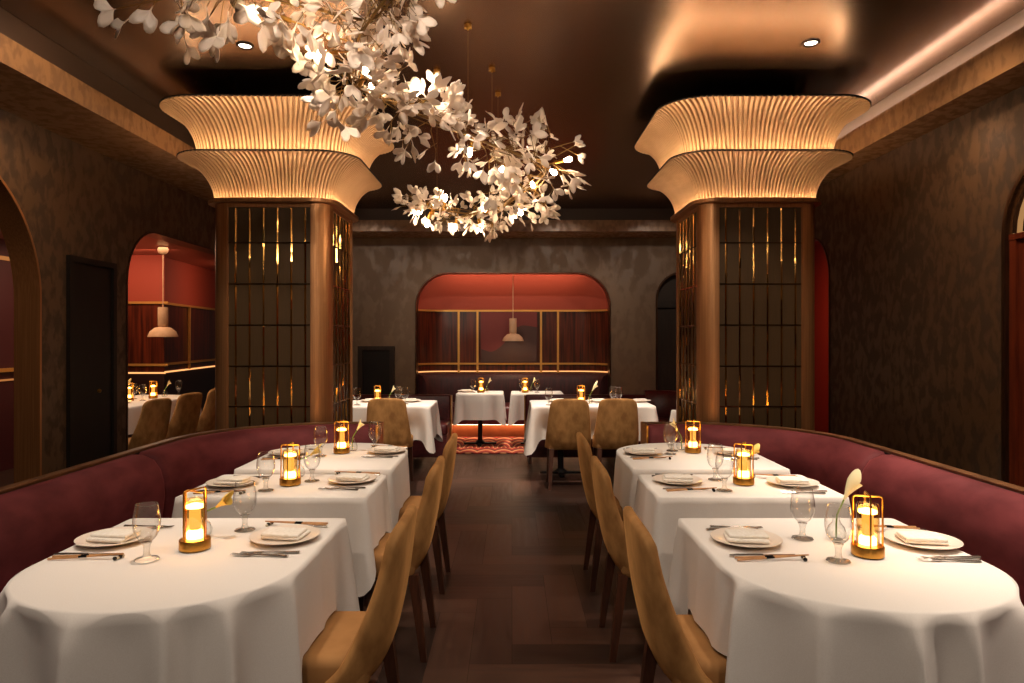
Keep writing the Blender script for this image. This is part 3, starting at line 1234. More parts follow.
def table(label, poly, group, peds, top=TT - .012):
    xs = [p[0] for p in poly]
    ys = [p[1] for p in poly]
    cx, cy = (min(xs) + max(xs)) / 2, (min(ys) + max(ys)) / 2
    t = thing('dining_table', label, 'table', (cx, cy, .0127 if cy > 8.4 and abs(cx) < 1 else 0), 0, group)
    pts, nor = resample(poly, 96)
    pts = [(p - q * .06) for p, q in zip(pts, nor)]
    n = len(pts)
    vs = [(p.x - cx, p.y - cy, top - .03) for p in pts] + [(p.x - cx, p.y - cy, top) for p in pts]
    MB().add(vs, [tuple(range(n)), tuple(range(n, 2 * n))] + [(i, (i + 1) % n, n + (i + 1) % n, n + i) for i in range(n)]).build('table_top', M['leg'], t)
    for (px, py) in peds:
        c = (px - cx, py - cy)
        MB().lathe([(0, .02), (.032, .02), (.032, top - .03), (0, top - .03)], 16, (c[0], c[1], 0)).build('pedestal', M['iron'], t)
        mb = MB()
        for a in (PI / 4, 3 * PI / 4) if False else (0, PI / 2):
            mb.rbox(0, 0, 0, .44, .055, .022, .008, 2, mtx=Matrix.Translation((c[0], c[1], .016)) @ Matrix.Rotation(a, 4, 'Z'))
        mb.lathe([(0, .026), (.075, .026), (.06, .04), (.032, .06)], 16, (c[0], c[1], 0))
        mb.build('foot', M['iron'], t)
    return t


CXT = 1.065
HW = .42
TABLES = []
GT = 'cloth-covered dining tables in the two rows'


def near_table(side, idx):
    """idx 0 front, 1 middle, 2 rear"""
    sx = -1 if side == 'left' else 1
    cx = sx * CXT
    if idx == 0:
        poly = d_outline(cx, HW, 2.665, 1.735)
        peds = [(cx, 2.3)]
        aisle_corners = [(cx + HW, 2.665), (cx - HW, 2.665)]
    elif idx == 1:
        poly = [(cx + HW, 3.0), (cx + HW, 3.51), (cx - HW, 3.51), (cx - HW, 3.0)]
        peds = [(cx, 3.25)]
        aisle_corners = [(cx + s * HW, y) for s in (-1, 1) for y in (3.0, 3.51)]
    else:
        poly = d_outline(cx, HW, 3.64, 4.575)
        peds = [(cx, 4.1)]
        aisle_corners = [(cx + s * HW, 3.64) for s in (-1, 1)]
    nm = ('front', 'middle', 'rear')[idx]
    shape = ('round-ended', 'rectangular', 'round-ended')[idx]
    table('%s %s table under a white cloth, %s' % (nm, side, shape), poly, GT, peds)

    def dropf(p, q):
        outer = (p.x - cx) * sx
        d = .37
        if idx == 0 and q.y < -.12:
            d = .50
        if outer > HW * .55 and q.x * sx > .25:
            d = .265
        if idx == 2 and p.y > 4.1:
            d = .262
        cy_ = (LCH if sx < 0 else RCH)[idx][1]
        if q.x * sx < -.9 and abs(p.y - cy_) < (.25 if idx == 1 else .24):
            d = .262
        return d

    def amp(p, q):
        if idx == 0 and p.y < 2.12:
            return .046 * sstep(2.14, 1.98, p.y)
        if idx == 2 and p.y > 4.2:
            return .014
        return .004
    ch = (LCH if sx < 0 else RCH)[idx]
    pushes = ()
    cloth('tablecloth', 'white linen cloth draped over the %s %s table' % (nm, side), 'white linen tablecloths', poly, TT, dropf, amp, 31.0,
          pushes, aisle_corners, seed=idx * 3 + (11 if sx < 0 else 40), camp=.05 if idx == 0 else .03, cdrop=.06, pinch=0.0 if idx == 1 else .022)
    return cx


# ------------------------------------------------------------------ tableware prototypes
def goblet_mesh():
    prof = [(.0, .0015), (.034, .0015), (.036, .004), (.030, .007), (.012, .012), (.009, .022), (.0085, .040), (.011, .052), (.018, .060),
            (.030, .075), (.038, .095), (.0405, .113), (.039, .135), (.035, .158), (.0315, .176)]
    return MB().lathe(prof, 28)


def make_goblet(label):
    o = thing('water_goblet', label, 'glass')
    goblet_bowl = MB().lathe([(.0, .058), (.012, .0585), (.020, .063), (.031, .076), (.0385, .096), (.041, .115), (.0395, .136), (.0355, .158), (.032, .176)], 28)
    goblet_bowl.lathe([(.0313, .176), (.0329, .1768), (.0335, .1755), (.0325, .1745), (.0313, .176)], 28)
    goblet_bowl.build('bowl', M['glass_bowl'], o)
    MB().lathe([(0, .001), (.034, .001), (.0365, .003), (.034, .006), (.014, .011), (.0095, .02), (.009, .036), (.0115, .048), (.016, .0565), (0, .058)], 24).build('stem', M['glass_solid'], o)
    return o


M['glass_bowl'] = thin_glass('goblet_glass', (.97, .968, .96, 1), 1.0, 1.5)
M['glass_solid'] = thin_glass('stem_glass', (.93, .925, .91, 1), 1.0, 1.6)


def make_lantern(label):
    o = thing('table_lantern', label, 'lantern')
    MB().lathe([(0, .002), (.046, .002), (.049, .005), (.049, .032), (.047, .036), (.036, .0365), (.0, .0365)], 32).build('base', M['brass_lantern'], o)
    mb = MB()
    h, r, t = .198, .0435, .0032
    for k in range(2):
        a = PI / 4 + k * PI / 2
        c, s = math.cos(a), math.sin(a)
        zt = h - k * .0065
        loop = []
        rc = .008
        for x, z in ((-r, .03), (-r, zt - rc), (-r + rc * .3, zt - rc * .3), (-r + rc, zt), (r - rc, zt), (r - rc * .3, zt - rc * .3), (r, zt - rc), (r, .03)):
            loop.append((x * c, x * s, z))
        mb.tube(loop, t, 6)
    mb.build('frame', M['brass_lantern'], o)
    MB().lathe([(.034, .037), (.034, .165), (.032, .167)], 28).build('glass_cylinder', M['amber'], o)
    MB().lathe([(0, .0375), (.026, .0375), (.026, .058), (.019, .066), (0, .068)], 20).build('glow_base', M['candle'], o)
    MB().lathe([(.0, .138), (.028, .138), (.028, .146), (.012, .152), (0, .152)], 20).build('glow_cap', M['candle'], o)
    mb = MB()
    mb.lathe([(.0175, .067), (.0175, .138)], 16)
    mb.build('glow_stem', M['candle_tube'], o)
    return o


def make_plate(label):
    prof = [(0, .004), (.062, .004), (.078, .006), (.100, .013), (.117, .018), (.118, .0195), (.116, .0205), (.098, .0165), (.076, .0095), (.06, .0075), (0, .0075)]
    o = MB().lathe(prof, 48).build('dinner_plate', M['porcelain'])
    return tag(o, label, 'plate')


def make_napkin(label):
    mb = MB()
    L, Wd, th = .138, .098, .0115
    for i in range(2):
        mt = Matrix.Translation((i * .003, i * .008 - .004, .0052 + (th - .0008) * (i + .5))) @ Matrix.Rotation(R(i * 3.0 - 1), 4, 'Z')
        mb.rbox(0, 0, 0, L - .006 * i, Wd - .014 * i, th, .0054, 4, mtx=mt)
    for i, v in enumerate(mb.v):
        mb.v[i] = (v[0], v[1], v[2] + .004 * math.sin(v[0] * 38 + 1) * (v[1] + .05) * 8 * (1 if v[2] > .012 else 0))
    o = mb.build('folded_napkin', M['napkin'], sharp=60)
    return tag(o, label, 'napkin')


def make_fork(label):
    mb = MB()
    # along +Y, handle at -y, tines at +y
    mb.tube([(0, -.09, .003), (0, -.05, .004), (0, 0, .005), (0, .03, .0045)], [.006, .0045, .003, .0035], 8)
    mb.rbox(0, .043, .004, .022, .028, .003, .001, 1)
    for i in range(4):
        x = -.009 + .006 * i
        mb.tube([(x, .055, .004), (x, .075, .003), (x, .098, .006)], [.0017, .0017, .0009], 6)
    for i, v in enumerate(mb.v):
        if v[1] < .03:
            mb.v[i] = (v[0] * 1.4, v[1], v[2] * .8 + .0006)
    o = mb.build('dinner_fork', M['steel'])
    return tag(o, label, 'fork')


def make_knife(label):
    o = thing('table_knife', label, 'knife')
    mb = MB()
    vs, n = [], 12
    for i in range(n + 1):
        t = i / n
        w = .010 * (1 - .75 * max(0, (t - .7) / .3) ** 2)
        y = .11 * t
        vs += [(-.006, y, .003), (-.006 + w * 1.6, y, .002), (-.006, y, .0045)]
    fs = []
    for i in range(n):
        for k in range(3):
            k2 = (k + 1) % 3
            fs.append((i * 3 + k, i * 3 + k2, i * 3 + 3 + k2, i * 3 + 3 + k))
    mb.add(vs, fs)
    mb.build('blade', M['steel'], o)
    MB().tube([(0, -.105, .0045), (0, -.08, .005), (0, -.03, .005), (0, .004, .004)], [.0038, .0048, .0042, .004], 8).build('handle', M['steel'], o)
    return o


def make_chopstick(label, group):
    o = thing('chopstick', label, 'chopstick', group=group)
    MB().tube([(0, -.115, .0040), (0, .115, .0155)], [.0036, .0022], 8).build('shaft', M['chop'], o)
    MB().tube([(0, -.022, .0087), (0, .004, .0100)], [.0036, .0035], 8).build('band', M['black_gloss'], o)
    return o


def make_rest(label):
    mb = MB()
    for i, (y, r) in enumerate(((-.016, .0065), (-.004, .005), (.008, .0065), (.019, .005))):
        mb.lathe([(0, -r), (r * .7, -r * .7), (r, 0), (r * .7, r * .7), (0, r)], 12, (0, 0, 0), i % 2, Matrix.Translation((0, y, r * .9)) @ Matrix.Scale(1.15, 4, Vector((1, 0, 0))))
    o = mb.build('chopstick_rest', [M['black_gloss'], M['bone']])
    return tag(o, label, 'chopstick rest')


def make_vase(label):
    o = MB().lathe([(0, .002), (.024, .002), (.031, .012), (.033, .028), (.026, .046), (.014, .060), (.011, .074), (.014, .082)], 24).build('bud_vase', M['glass'])
    return tag(o, label, 'vase')


def make_lily(label, m, h=.17, lean=.03, hook=.05, big=1.0):
    o = thing('calla_lily', label, 'flower')
    st = [Vector((0, 0, .006)), Vector((0, 0, .05)), Vector((.003, 0, .084)), Vector((lean, 0, h))]
    MB().tube(st, [.003, .0028, .0026, .003], 8).build('stem', M['green'], o)
    mb = MB()
    K, S = 9, 20
    vs, fs = [], []
    ax = Vector((lean * 1.6, 0, h * .6)).normalized()
    u = ax.cross(Vector((0, 1, 0))).normalized()
    v = ax.cross(u)
    for k in range(K + 1):
        t = k / K
        for s in range(S):
            a = 2 * PI * s / S
            tip = max(0, math.cos(a))
            r = .004 + .020 * big * t ** 1.6 * (1 + .35 * tip * t)
            up = .052 * big * t * (1 + .55 * tip ** 2 * t)
            q = st[-1] + ax * up + (u * math.cos(a) + v * math.sin(a)) * r + Vector((hook * .5 * tip * t ** 4, 0, -.012 * t ** 6 * tip))
            vs.append(q)
    for k in range(K):
        for s in range(S):
            s2 = (s + 1) % S
            fs.append((k * S + s, k * S + s2, (k + 1) * S + s2, (k + 1) * S + s))
    mb.add(vs, fs)
    pb = mb.build('petal', m, o, sharp=180)
    MB().tube([st[-1], st[-1] + ax * .05], [.003, .002], 6).build('spadix', M['petal_yellow'], o)
    return o


PROTO = {}


def place(kind, maker, loc, rz, label, group=None, *a):
    if kind not in PROTO:
        o = maker(label, *a)
        PROTO[kind] = o
        o.location = loc
        o.rotation_euler = (0, 0, rz)
        if group:
            o['group'] = group
        return o
    return dup(PROTO[kind], loc, rz, label, group)


def lamp_point(loc, power, color=(1.0, .55, .20), radius=.02):
    l = bpy.data.lights.new('lantern_light', 'POINT')
    l.energy = power
    l.color = color
    l.shadow_soft_size = radius
    o = bpy.data.objects.new('lantern_light', l)
    o.location = loc
    col.objects.link(o)
    return o


Z0 = TT + .001


def setting(tname, who, px, py, fwd, goblet=(.19, -.12), full=True, jig=0.0, whole=True):
    """a place setting; fwd = +1 when the diner faces +X, -1 when facing -X"""
    def w(f, l, z=0.0):
        # left of the diner: +Y when facing +X, -Y when facing -X
        return (px + fwd * f, py + fwd * l, Z0 + z)
    rz = -PI / 2 if fwd > 0 else PI / 2      # local +Y points the way the diner faces
    s = '%s, %s' % (tname, who)
    place('plate', make_plate, w(0, 0), 0, 'white plate holding a folded napkin on the %s' % s, 'white dinner plates')
    place('napkin', make_napkin, w(.0, 0, .0075), rz + R(82 + jig), 'folded white linen napkin on the plate, %s' % s, 'folded napkins')
    place('fork', make_fork, w(-.005, .15), rz + R(3), 'inner steel fork next to the plate, %s' % s, 'steel forks')
    place('fork', make_fork, w(.02, .178), rz + R(-5), 'outer steel fork away from the plate, %s' % s, 'steel forks')
    place('knife', make_knife, w(.0, -.148), rz + R(2), 'steel knife between plate and chopsticks, %s' % s, 'steel knives')
    g = 'chopsticks on the %s' % s
    place('rest', make_rest, w(.12, -.183), rz + R(80), 'small black and bone chopstick rest, %s' % s, 'chopstick rests')
    for k, (dl, rr) in enumerate(((-.178, -2), (-.190, 3.5))):
        if k == 0 and 'chop' not in PROTO:
            o = make_chopstick('', g)
            PROTO['chop'] = o
            o.location, o.rotation_euler = w(.02, dl), (0, 0, rz + R(rr))
            o['label'] = 'wooden chopstick with black band propped on the rest, %s' % s
        else:
            dup(PROTO['chop'], w(.02, dl), rz + R(rr), 'wooden chopstick with black band propped on the rest, %s' % s, g)
    place('goblet', make_goblet, w(*goblet), random.uniform(0, 6), 'clear stemmed water goblet on the %s' % s, 'water goblets')


def lantern(x, y, rz, label, power=1.6, z=Z0):
    place('lantern', make_lantern, (x, y, z), rz, label, 'glowing brass table lanterns')
    lamp_point((x, y, z + .105), power)


def flower(kind, x, y, rz, tname, z=Z0):
    place('vase', make_vase, (x, y, z), 0, 'small clear bud vase on the %s' % tname, 'bud vases')
    if kind == 'a':
        place('lily_a', lambda lb: make_lily(lb, M['petal'], .135, .03, .07, 1.4), (x, y, z + .001), rz, 'pale calla lily leaning in the bud vase, %s' % tname, 'calla lilies')
    elif kind == 'b':
        place('lily_b', lambda lb: make_lily(lb, M['petal_yellow'], .105, .055, .03), (x, y, z + .001), rz, 'yellow bloom low in the bud vase, %s' % tname, 'calla lilies')
    else:
        place('lily_c', lambda lb: make_lily(lb, M['petal'], .125, .028, .02), (x, y, z + .001), rz, 'cream flower upright in the bud vase, %s' % tname, 'calla lilies')


for side in ('left', 'right'):
    for i in range(3):
        near_table(side, i)
# left row
setting('front left table', 'aisle side', -.785, 2.365, -1, (.185, -.115))
setting('front left table', 'wall side', -1.365, 2.345, 1, (.215, -.195))
lantern(-1.05, 2.262, .35, 'glowing brass lantern at the middle of the front left table', 2.0)
flower('b', -1.09, 2.405, -.2, 'front left table')
setting('middle left table', 'aisle side', -.775, 3.32, -1, (.20, -.01))
setting('middle left table', 'wall side', -1.33, 3.25, 1, (.205, -.13))
lantern(-1.055, 3.25, .8, 'glowing brass lantern at the middle of the middle left table', 2.0)
flower('b', -1.075, 3.44, .2, 'middle left table')
setting('rear left table', 'aisle side', -.765, 4.17, -1, (.095, -.11))
setting('rear left table', 'wall side', -1.34, 4.10, 1, (.21, -.07))
lantern(-1.035, 4.15, .7, 'glowing brass lantern at the middle of the rear left table', 2.0)
flower('c', -.99, 4.235, .3, 'rear left table')
# right row
setting('front right table', 'aisle side', .80, 2.335, 1, (.22, -.20))
setting('front right table', 'wall side', 1.39, 2.315, -1, (.38, -.06))
lantern(1.143, 2.195, .5, 'glowing brass lantern at the middle of the front right table', 2.0)
flower('a', 1.125, 2.37, 0.2, 'front right table')
setting('middle right table', 'aisle side', .80, 3.30, 1, (.17, -.18))
setting('middle right table', 'wall side', 1.335, 3.25, -1, (.335, -.11))
lantern(1.107, 3.265, .25, 'glowing brass lantern at the middle of the middle right table', 2.0)
flower('b', 1.14, 3.41, .4, 'middle right table')
setting('rear right table', 'aisle side', .79, 4.12, 1, (.16, -.02))
setting('rear right table', 'wall side', 1.335, 4.10, -1, (.345, -.12))
lantern(1.105, 4.17, .4, 'glowing brass lantern at the middle of the rear right table', 2.0)
flower('c', 1.06, 4.27, PI - .2, 'rear right table')

# ------------------------------------------------------------------ back of the room
def small_table(nm, x0, x1, y0, y1, top, drop, peds, seed, pushes=(), cdrop=.10, camp=.05):
    poly = [(x1, y0), (x1, y1), (x0, y1), (x0, y0)]
    table('%s under a white cloth' % nm, poly, None, peds, top - (.026 if y0 > 8.9 else .012))
    cloth('tablecloth', 'white linen cloth with pointed hanging corners on the %s' % nm, 'white linen tablecloths', poly, top,
          lambda p, q: drop, lambda p, q: .006, 24.0, pushes, [(x, y) for x in (x0, x1) for y in (y0, y1)], seed=seed, n=200, cdrop=cdrop, camp=camp)


small_table('back left table', -2.05, -.84, 7.00, 7.70, .75, .36, [(-1.45, 7.4)], 5, [(-1.20, 7.0, .24, .12)], .12, .06)
small_table('back right table', .20, 1.48, 7.00, 7.72, .75, .36, [(.52, 7.3)], 6, [(.545, 7.0, .24, .16), (1.01, 7.0, .24, .16)], .14, .08)
small_table('left pedestal table in the niche', -.74, -.12, 8.98, 9.50, .715, .34, [(-.43, 9.24)], 8, (), .07, .03)
small_table('right pedestal table in the niche', -.01, .68, 8.98, 9.50, .715, .34, [(.335, 9.24)], 9, (), .07, .03)


def gob(x, y, z, label):
    place('goblet', make_goblet, (x, y, z), random.uniform(0, 6), label, 'water goblets')


def plate_napkin(x, y, z, rz, s):
    place('plate', make_plate, (x, y, z), 0, 'white plate holding a folded napkin on the %s' % s, 'white dinner plates')
    place('napkin', make_napkin, (x, y, z + .0075), rz, 'folded white linen napkin on the plate, %s' % s, 'folded napkins')


zb = .751
lantern((377.5 - 512) * 7.2 / F, 7.2, .3, 'glowing brass lantern standing on the back left table', 1.2, zb)
flower('c', (389 - 512) * 7.25 / F, 7.25, .1, 'back left table', zb)
gob((357 - 512) * 7.10 / F, 7.10, zb, 'clear goblet at the column end of the back left table')
gob((398 - 512) * 7.35 / F, 7.35, zb, 'clear goblet just right of the vase on the back left table')
gob((405 - 512) * 7.22 / F, 7.22, zb, 'clear goblet nearest the aisle on the back left table')
plate_napkin((371 - 512) * 7.50 / F, 7.50, zb, .2, 'back left table, column end')
plate_napkin((410 - 512) * 7.50 / F, 7.50, zb, .2, 'back left table, aisle end')
lantern((581 - 512) * 7.25 / F, 7.25, .3, 'glowing brass lantern standing on the back right table', 1.2, zb)
flower('a', (589.5 - 512) * 7.3 / F, 7.3, .1, 'back right table', zb)
gob((548.8 - 512) * 7.1 / F, 7.1, zb, 'clear goblet at the aisle end of the back right table')
gob((613 - 512) * 7.35 / F, 7.35, zb, 'clear goblet just right of the lily on the back right table')
gob((618.5 - 512) * 7.22 / F, 7.22, zb, 'clear goblet nearest the column on the back right table')
plate_napkin((558 - 512) * 7.48 / F, 7.48, zb, .1, 'back right table, aisle end')
plate_napkin((598 - 512) * 7.48 / F, 7.48, zb, .1, 'back right table, middle')
plate_napkin((640 - 512) * 7.48 / F, 7.48, zb, .1, 'back right table, column end')
zn = .716
lantern((481 - 512) * 9.2 / F, 9.2, .3, 'glowing brass lantern on the left pedestal table in the niche', 1.0, zn)
flower('c', (486.5 - 512) * 9.25 / F, 9.25, .3, 'left pedestal table in the niche', zn)
gob((473 - 512) * 9.2 / F, 9.2, zn, 'clear goblet on the left pedestal table in the niche')
plate_napkin((466 - 512) * 9.3 / F, 9.3, zn, .1, 'left pedestal table in the niche')
lantern((525 - 512) * 9.2 / F, 9.2, .3, 'glowing brass lantern on the right pedestal table in the niche', 1.0, zn)
flower('c', (531 - 512) * 9.3 / F, 9.3, .3, 'right pedestal table in the niche', zn)
gob((537 - 512) * 9.2 / F, 9.2, zn, 'clear goblet right of the lantern, right pedestal table in the niche')
gob((521.5 - 512) * 9.35 / F, 9.35, zn, 'clear goblet behind the lantern, right pedestal table in the niche')


def back_bench(label, x0, x1, yb, hb, end):
    """straight leather bench; end = +1 / -1 side that shows its end panel"""
    t = thing('bench_seat', label, 'banquette', ((x0 + x1) / 2, yb - .3, 0), 0, 'burgundy leather benches behind the back tables')
    w = x1 - x0
    MB().rbox(0, .26, (hb + .40) / 2, w, .13, hb - .40, .025, 3).build('back_cushion', M['leather'], t)
    MB().rbox(0, .0, .40, w, .42, .13, .03, 3).build('seat_cushion', M['leather'], t)
    MB().box(-w / 2 + .01, w / 2 - .01, -.19, .31, .08, .335).build('base', M['leather'], t)
    MB().box(end * w / 2 - .0, end * (w / 2 + .012), .19, .33, .08, hb - .01).build('end_trim', M['brass'], t)
    for sx in (-1, 1):
        for y in (-.16, .28):
            MB().box(sx * (w / 2 - .05) - .015, sx * (w / 2 - .05) + .015, y - .015, y + .015, 0, .08).build('leg', M['leg'], t)
    return t


back_bench('burgundy leather bench behind the back left table', -2.40, -.74, 8.32, .765, 1)
back_bench('burgundy leather bench behind the back right table, end trimmed in brass', .16, 1.62, 8.32, .765, -1)
# curved bench beside the right-hand column
t = thing('booth_bench', 'curved burgundy booth seat between the back right table and the column', 'banquette', (1.9, 8.4, 0))
p_ = []
for i in range(13):
    a = PI / 2 - PI / 2 * i / 12
    p_.append((-.22 + .55 * math.cos(a), -.22 + .45 * math.sin(a) + .05))
p_ += [(.33, -.5), (.33, -1.0)]
MB().sweep(p_, [(0, .40), (-.12, .40), (-.14, .46), (-.12, .74), (-.08, .79), (0, .79)]).build('back_cushion', M['leather'], t)
MB().sweep(p_, [(-.10, .32), (-.42, .32), (-.44, .36), (-.44, .43), (-.40, .46), (-.10, .46)]).build('seat_cushion', M['leather'], t)
MB().sweep(p_, rect(-.36, -.0, 0, .315)).build('base', M['plinth'], t)
# cloth-covered table partly hidden by the right column
small_table('table half hidden behind the right column', 1.62, 1.95, 6.55, 6.95, .72, .40, [(1.8, 6.75)], 21)

# side-room table
small_table('long table in the side room', -4.60, -3.86, 6.72, 8.45, .75, .27, [(-4.25, 7.1), (-4.25, 8.0)], 31)
SR = 'side room table'


def sp(px, Y):
    return ((px - 512) * Y / F, Y)


x, y = sp(129, 7.6)
lantern(x, y, .2, 'glowing brass lantern at the doorway edge of the side room table', 1.5, zb)
x, y = sp(190, 8.2)
x = max(x, -4.6)
lantern(-4.15, 7.9, .2, 'glowing brass lantern further down the side room table', 1.5, zb)
place('vase', make_vase, (-4.42, 7.75, zb), 0, 'small clear bud vase by the doorway lantern on the side room table', 'bud vases')
place('lily_a', None, (-4.4235, 7.75, zb + .001), 2.9, 'yellow-green lily leaning left in the vase, side room table', 'calla lilies')
place('lily_a', None, (-4.4165, 7.75, zb + .001), .1, 'yellow-green lily leaning right in the vase, side room table', 'calla lilies')
place('vase', make_vase, (-4.13, 8.12, zb), 0, 'small clear bud vase by the farther lantern on the side room table', 'bud vases')
place('lily_c', None, (-4.13, 8.12, zb + .001), .1, 'cream flower in the vase by the farther lantern, side room table', 'calla lilies')
gob(-4.12, 7.62, zb, 'clear goblet in the middle of the side room table')
gob(-4.33, 7.82, zb, 'clear goblet behind the middle of the side room table')
gob(-4.10, 8.40, zb, 'clear goblet at the far end of the side room table')
plate_napkin(-4.22, 7.35, zb, .1, 'side room table')

# ------------------------------------------------------------------ pendant lamps
def pendant(label, x, y, zbot, ztop, ball=None):
    t = thing('pendant_lamp', label, 'lamp', (x, y, zbot), 0, 'dome pendant lamps')
    MB().lathe([(0, .122), (.03, .122), (.09, .105), (.14, .062), (.162, .012), (.164, .0), (.158, .0), (.135, .06), (.088, .098), (.03, .114), (0, .114)], 40).build('lamp_shade', M['lampwhite'], t)
    MB().lathe([(0, .118), (.048, .118), (.056, .135), (.056, .34), (.052, .348), (0, .348)], 28).build('lamp_holder', M['lampwhite'], t)
    MB().tube([(0, 0, .34), (0, 0, ztop - zbot)], .006, 8).build('cord', M['lampwhite'], t)
    MB().lathe([(0, .006), (.12, .006), (.12, .012), (0, .014)], 28).build('diffuser', M['lamp_glow'], t)
    if ball:
        MB().lathe([(.058 * math.sin(PI * i / 14), -.058 * math.cos(PI * i / 14)) for i in range(15)], 24, (0, 0, ball - zbot)).build('counterweight', M['lampwhite'], t)
    return t


pendant('cream dome pendant hanging in the red niche at the back', (513 - 512) * 10.42 / F, 10.42, EYE - 3.2 * 10.42 / F, 2.62)
pendant('cream dome pendant with round weight hanging over the side room table', -349 * 8.05 / F, 8.05, EYE + 1.2 * 8.05 / F, 2.53, EYE + 88 * 8.05 / F)

# ------------------------------------------------------------------ ceiling downlights
def downlight(label, x, y):
    t = thing('downlight', label, 'ceiling light', (x, y, CEIL), 0, 'recessed ceiling downlights')
    MB().lathe([(.035, -.001), (.05, -.001), (.052, -.006), (.045, -.012), (.035, -.004)], 28).build('bezel', M['bronze_dark'], t)
    MB().lathe([(0, -.003), (.034, -.003), (.034, -.0005), (0, -.0005)], 24).build('lens', M['downlight'], t)


downlight('recessed downlight above the right column', (811 - 512) * 4.16 / F, 4.16)
downlight('recessed downlight behind the chandelier leaves, left side', (245 - 512) * 4.2 / F, 4.2)

# ------------------------------------------------------------------ chandelier
KP = [P(425, -60, 2.75), P(392, -10, 2.8), P(358, 40, 2.9), P(352, 82, 3.05), P(395, 104, 3.3), P(455, 130, 3.6), P(505, 150, 3.9), P(546, 168, 4.2),
      P(520, 195, 4.5), P(485, 213, 4.7), P(446, 211, 4.85), P(416, 205, 4.95)]
RAD = [.16, .17, .20, .22, .21, .20, .27, .34, .26, .12, .10, .09]


def cr(p0, p1, p2, p3, t):
    return .5 * ((2 * p1) + (p2 - p0) * t + (2 * p0 - 5 * p1 + 4 * p2 - p3) * t * t + (3 * p1 - p0 - 3 * p2 + p3) * t ** 3)


def path_at(u):
    n = len(KP) - 1
    f = min(max(u, 0), .99999) * n
    i = int(f)
    t = f - i
    g = lambda k: KP[min(max(k, 0), n)]
    r = RAD[i] + (RAD[min(i + 1, n)] - RAD[i]) * t
    return cr(g(i - 1), g(i), g(i + 1), g(i + 2), t), r


ch = thing('chandelier', 'winding branch chandelier of white ginkgo leaves hanging from the ceiling', 'chandelier', (-.15, 4.3, CEIL))
CO = Vector(ch.location)


def leaf_mesh(seed):
    rnd = random.Random(seed)
    A, Kk = 12, 5
    spread = rnd.uniform(R(48), R(68))
    notch = rnd.uniform(.16, .32)
    bend = rnd.uniform(-.25, .45)
    lobes = rnd.choice((1, 2, 2))
    vs = []

    def pt(a, k):
        t = k / Kk
        s = a / A * 2 - 1
        ang = s * spread
        ed = .93 - notch * math.exp(-(s / .15) ** 2) + .03 * math.sin(9 * s + seed) - .40 * abs(s) ** 3.2 + .12 * math.exp(-((abs(s) - .5) / .25) ** 2)
        if lobes == 1:
            ed += .12 * math.exp(-((s - .5) / .2) ** 2) - .12 * math.exp(-((s + .45) / .12) ** 2)
        r = .12 + (ed - .12) * t
        w = .10 + .90 * t ** 1.15
        x = r * math.sin(ang) * w * .92
        y = r * math.cos(ang * .75)
        z = bend * (r * r) * .5 + .10 * (s * s) * t - .035 * math.sin(5 * s + seed) * t
        return Vector((x, y, z))
    for sgn in (0, 1):
        for k in range(Kk + 1):
            for a in range(A + 1):
                p = pt(a, k)
                vs.append((p.x, p.y, p.z + (.03 if sgn else 0)))
    w = A + 1
    off = w * (Kk + 1)
    fs = []
    for k in range(Kk):
        for a in range(A):
            q = k * w + a
            fs.append((q, q + 1, q + w + 1, q + w))
            fs.append((off + q, off + q + w, off + q + w + 1, off + q + 1))
    for a in range(A):
        q = Kk * w + a
        fs.append((q, q + 1, off + q + 1, off + q))
        fs.append((a, off + a, off + a + 1, a + 1))
    for k in range(Kk):
        q = k * w
        fs.append((q, q + w, off + q + w, off + q))
        q += A
        fs.append((q, off + q, off + q + w, q + w))
    mb = MB().add(vs, fs)
    # little stalk
    mb.tube([(0, -.25, 0), (0, 0, .004), (0, .2, .015)], [.016, .02, .03], 6)
    return mb


protos = [leaf_mesh(s) for s in range(7)]
rnd = random.Random(21)
leaves = []
branch = MB()
main = [path_at(i / 120)[0] - CO for i in range(121)]
branch.tube(main, .007, 8)
for off_ in range(2):
    tw = []
    for i in range(121):
        p, r = path_at(i / 120)
        a = i * .22 + off_ * PI
        tw.append(p - CO + Vector((math.cos(a), .6 * math.sin(a), math.sin(a))) * .03)
    branch.tube(tw, .0035, 6)


def add_leaf(base, d, size, roll):
    d = d.normalized()
    ref = Vector((0, 0, 1)) if abs(d.z) < .9 else Vector((1, 0, 0))
    x = d.cross(ref).normalized()
    z = x.cross(d)
    m = Matrix((x, d, z)).transposed().to_4x4()
    m = m @ Matrix.Rotation(roll, 4, 'Y') @ Matrix.Scale(size, 4)
    m.translation = base
    leaves.append((m, rnd.randrange(7), size / max(.5, (base + CO).y)))


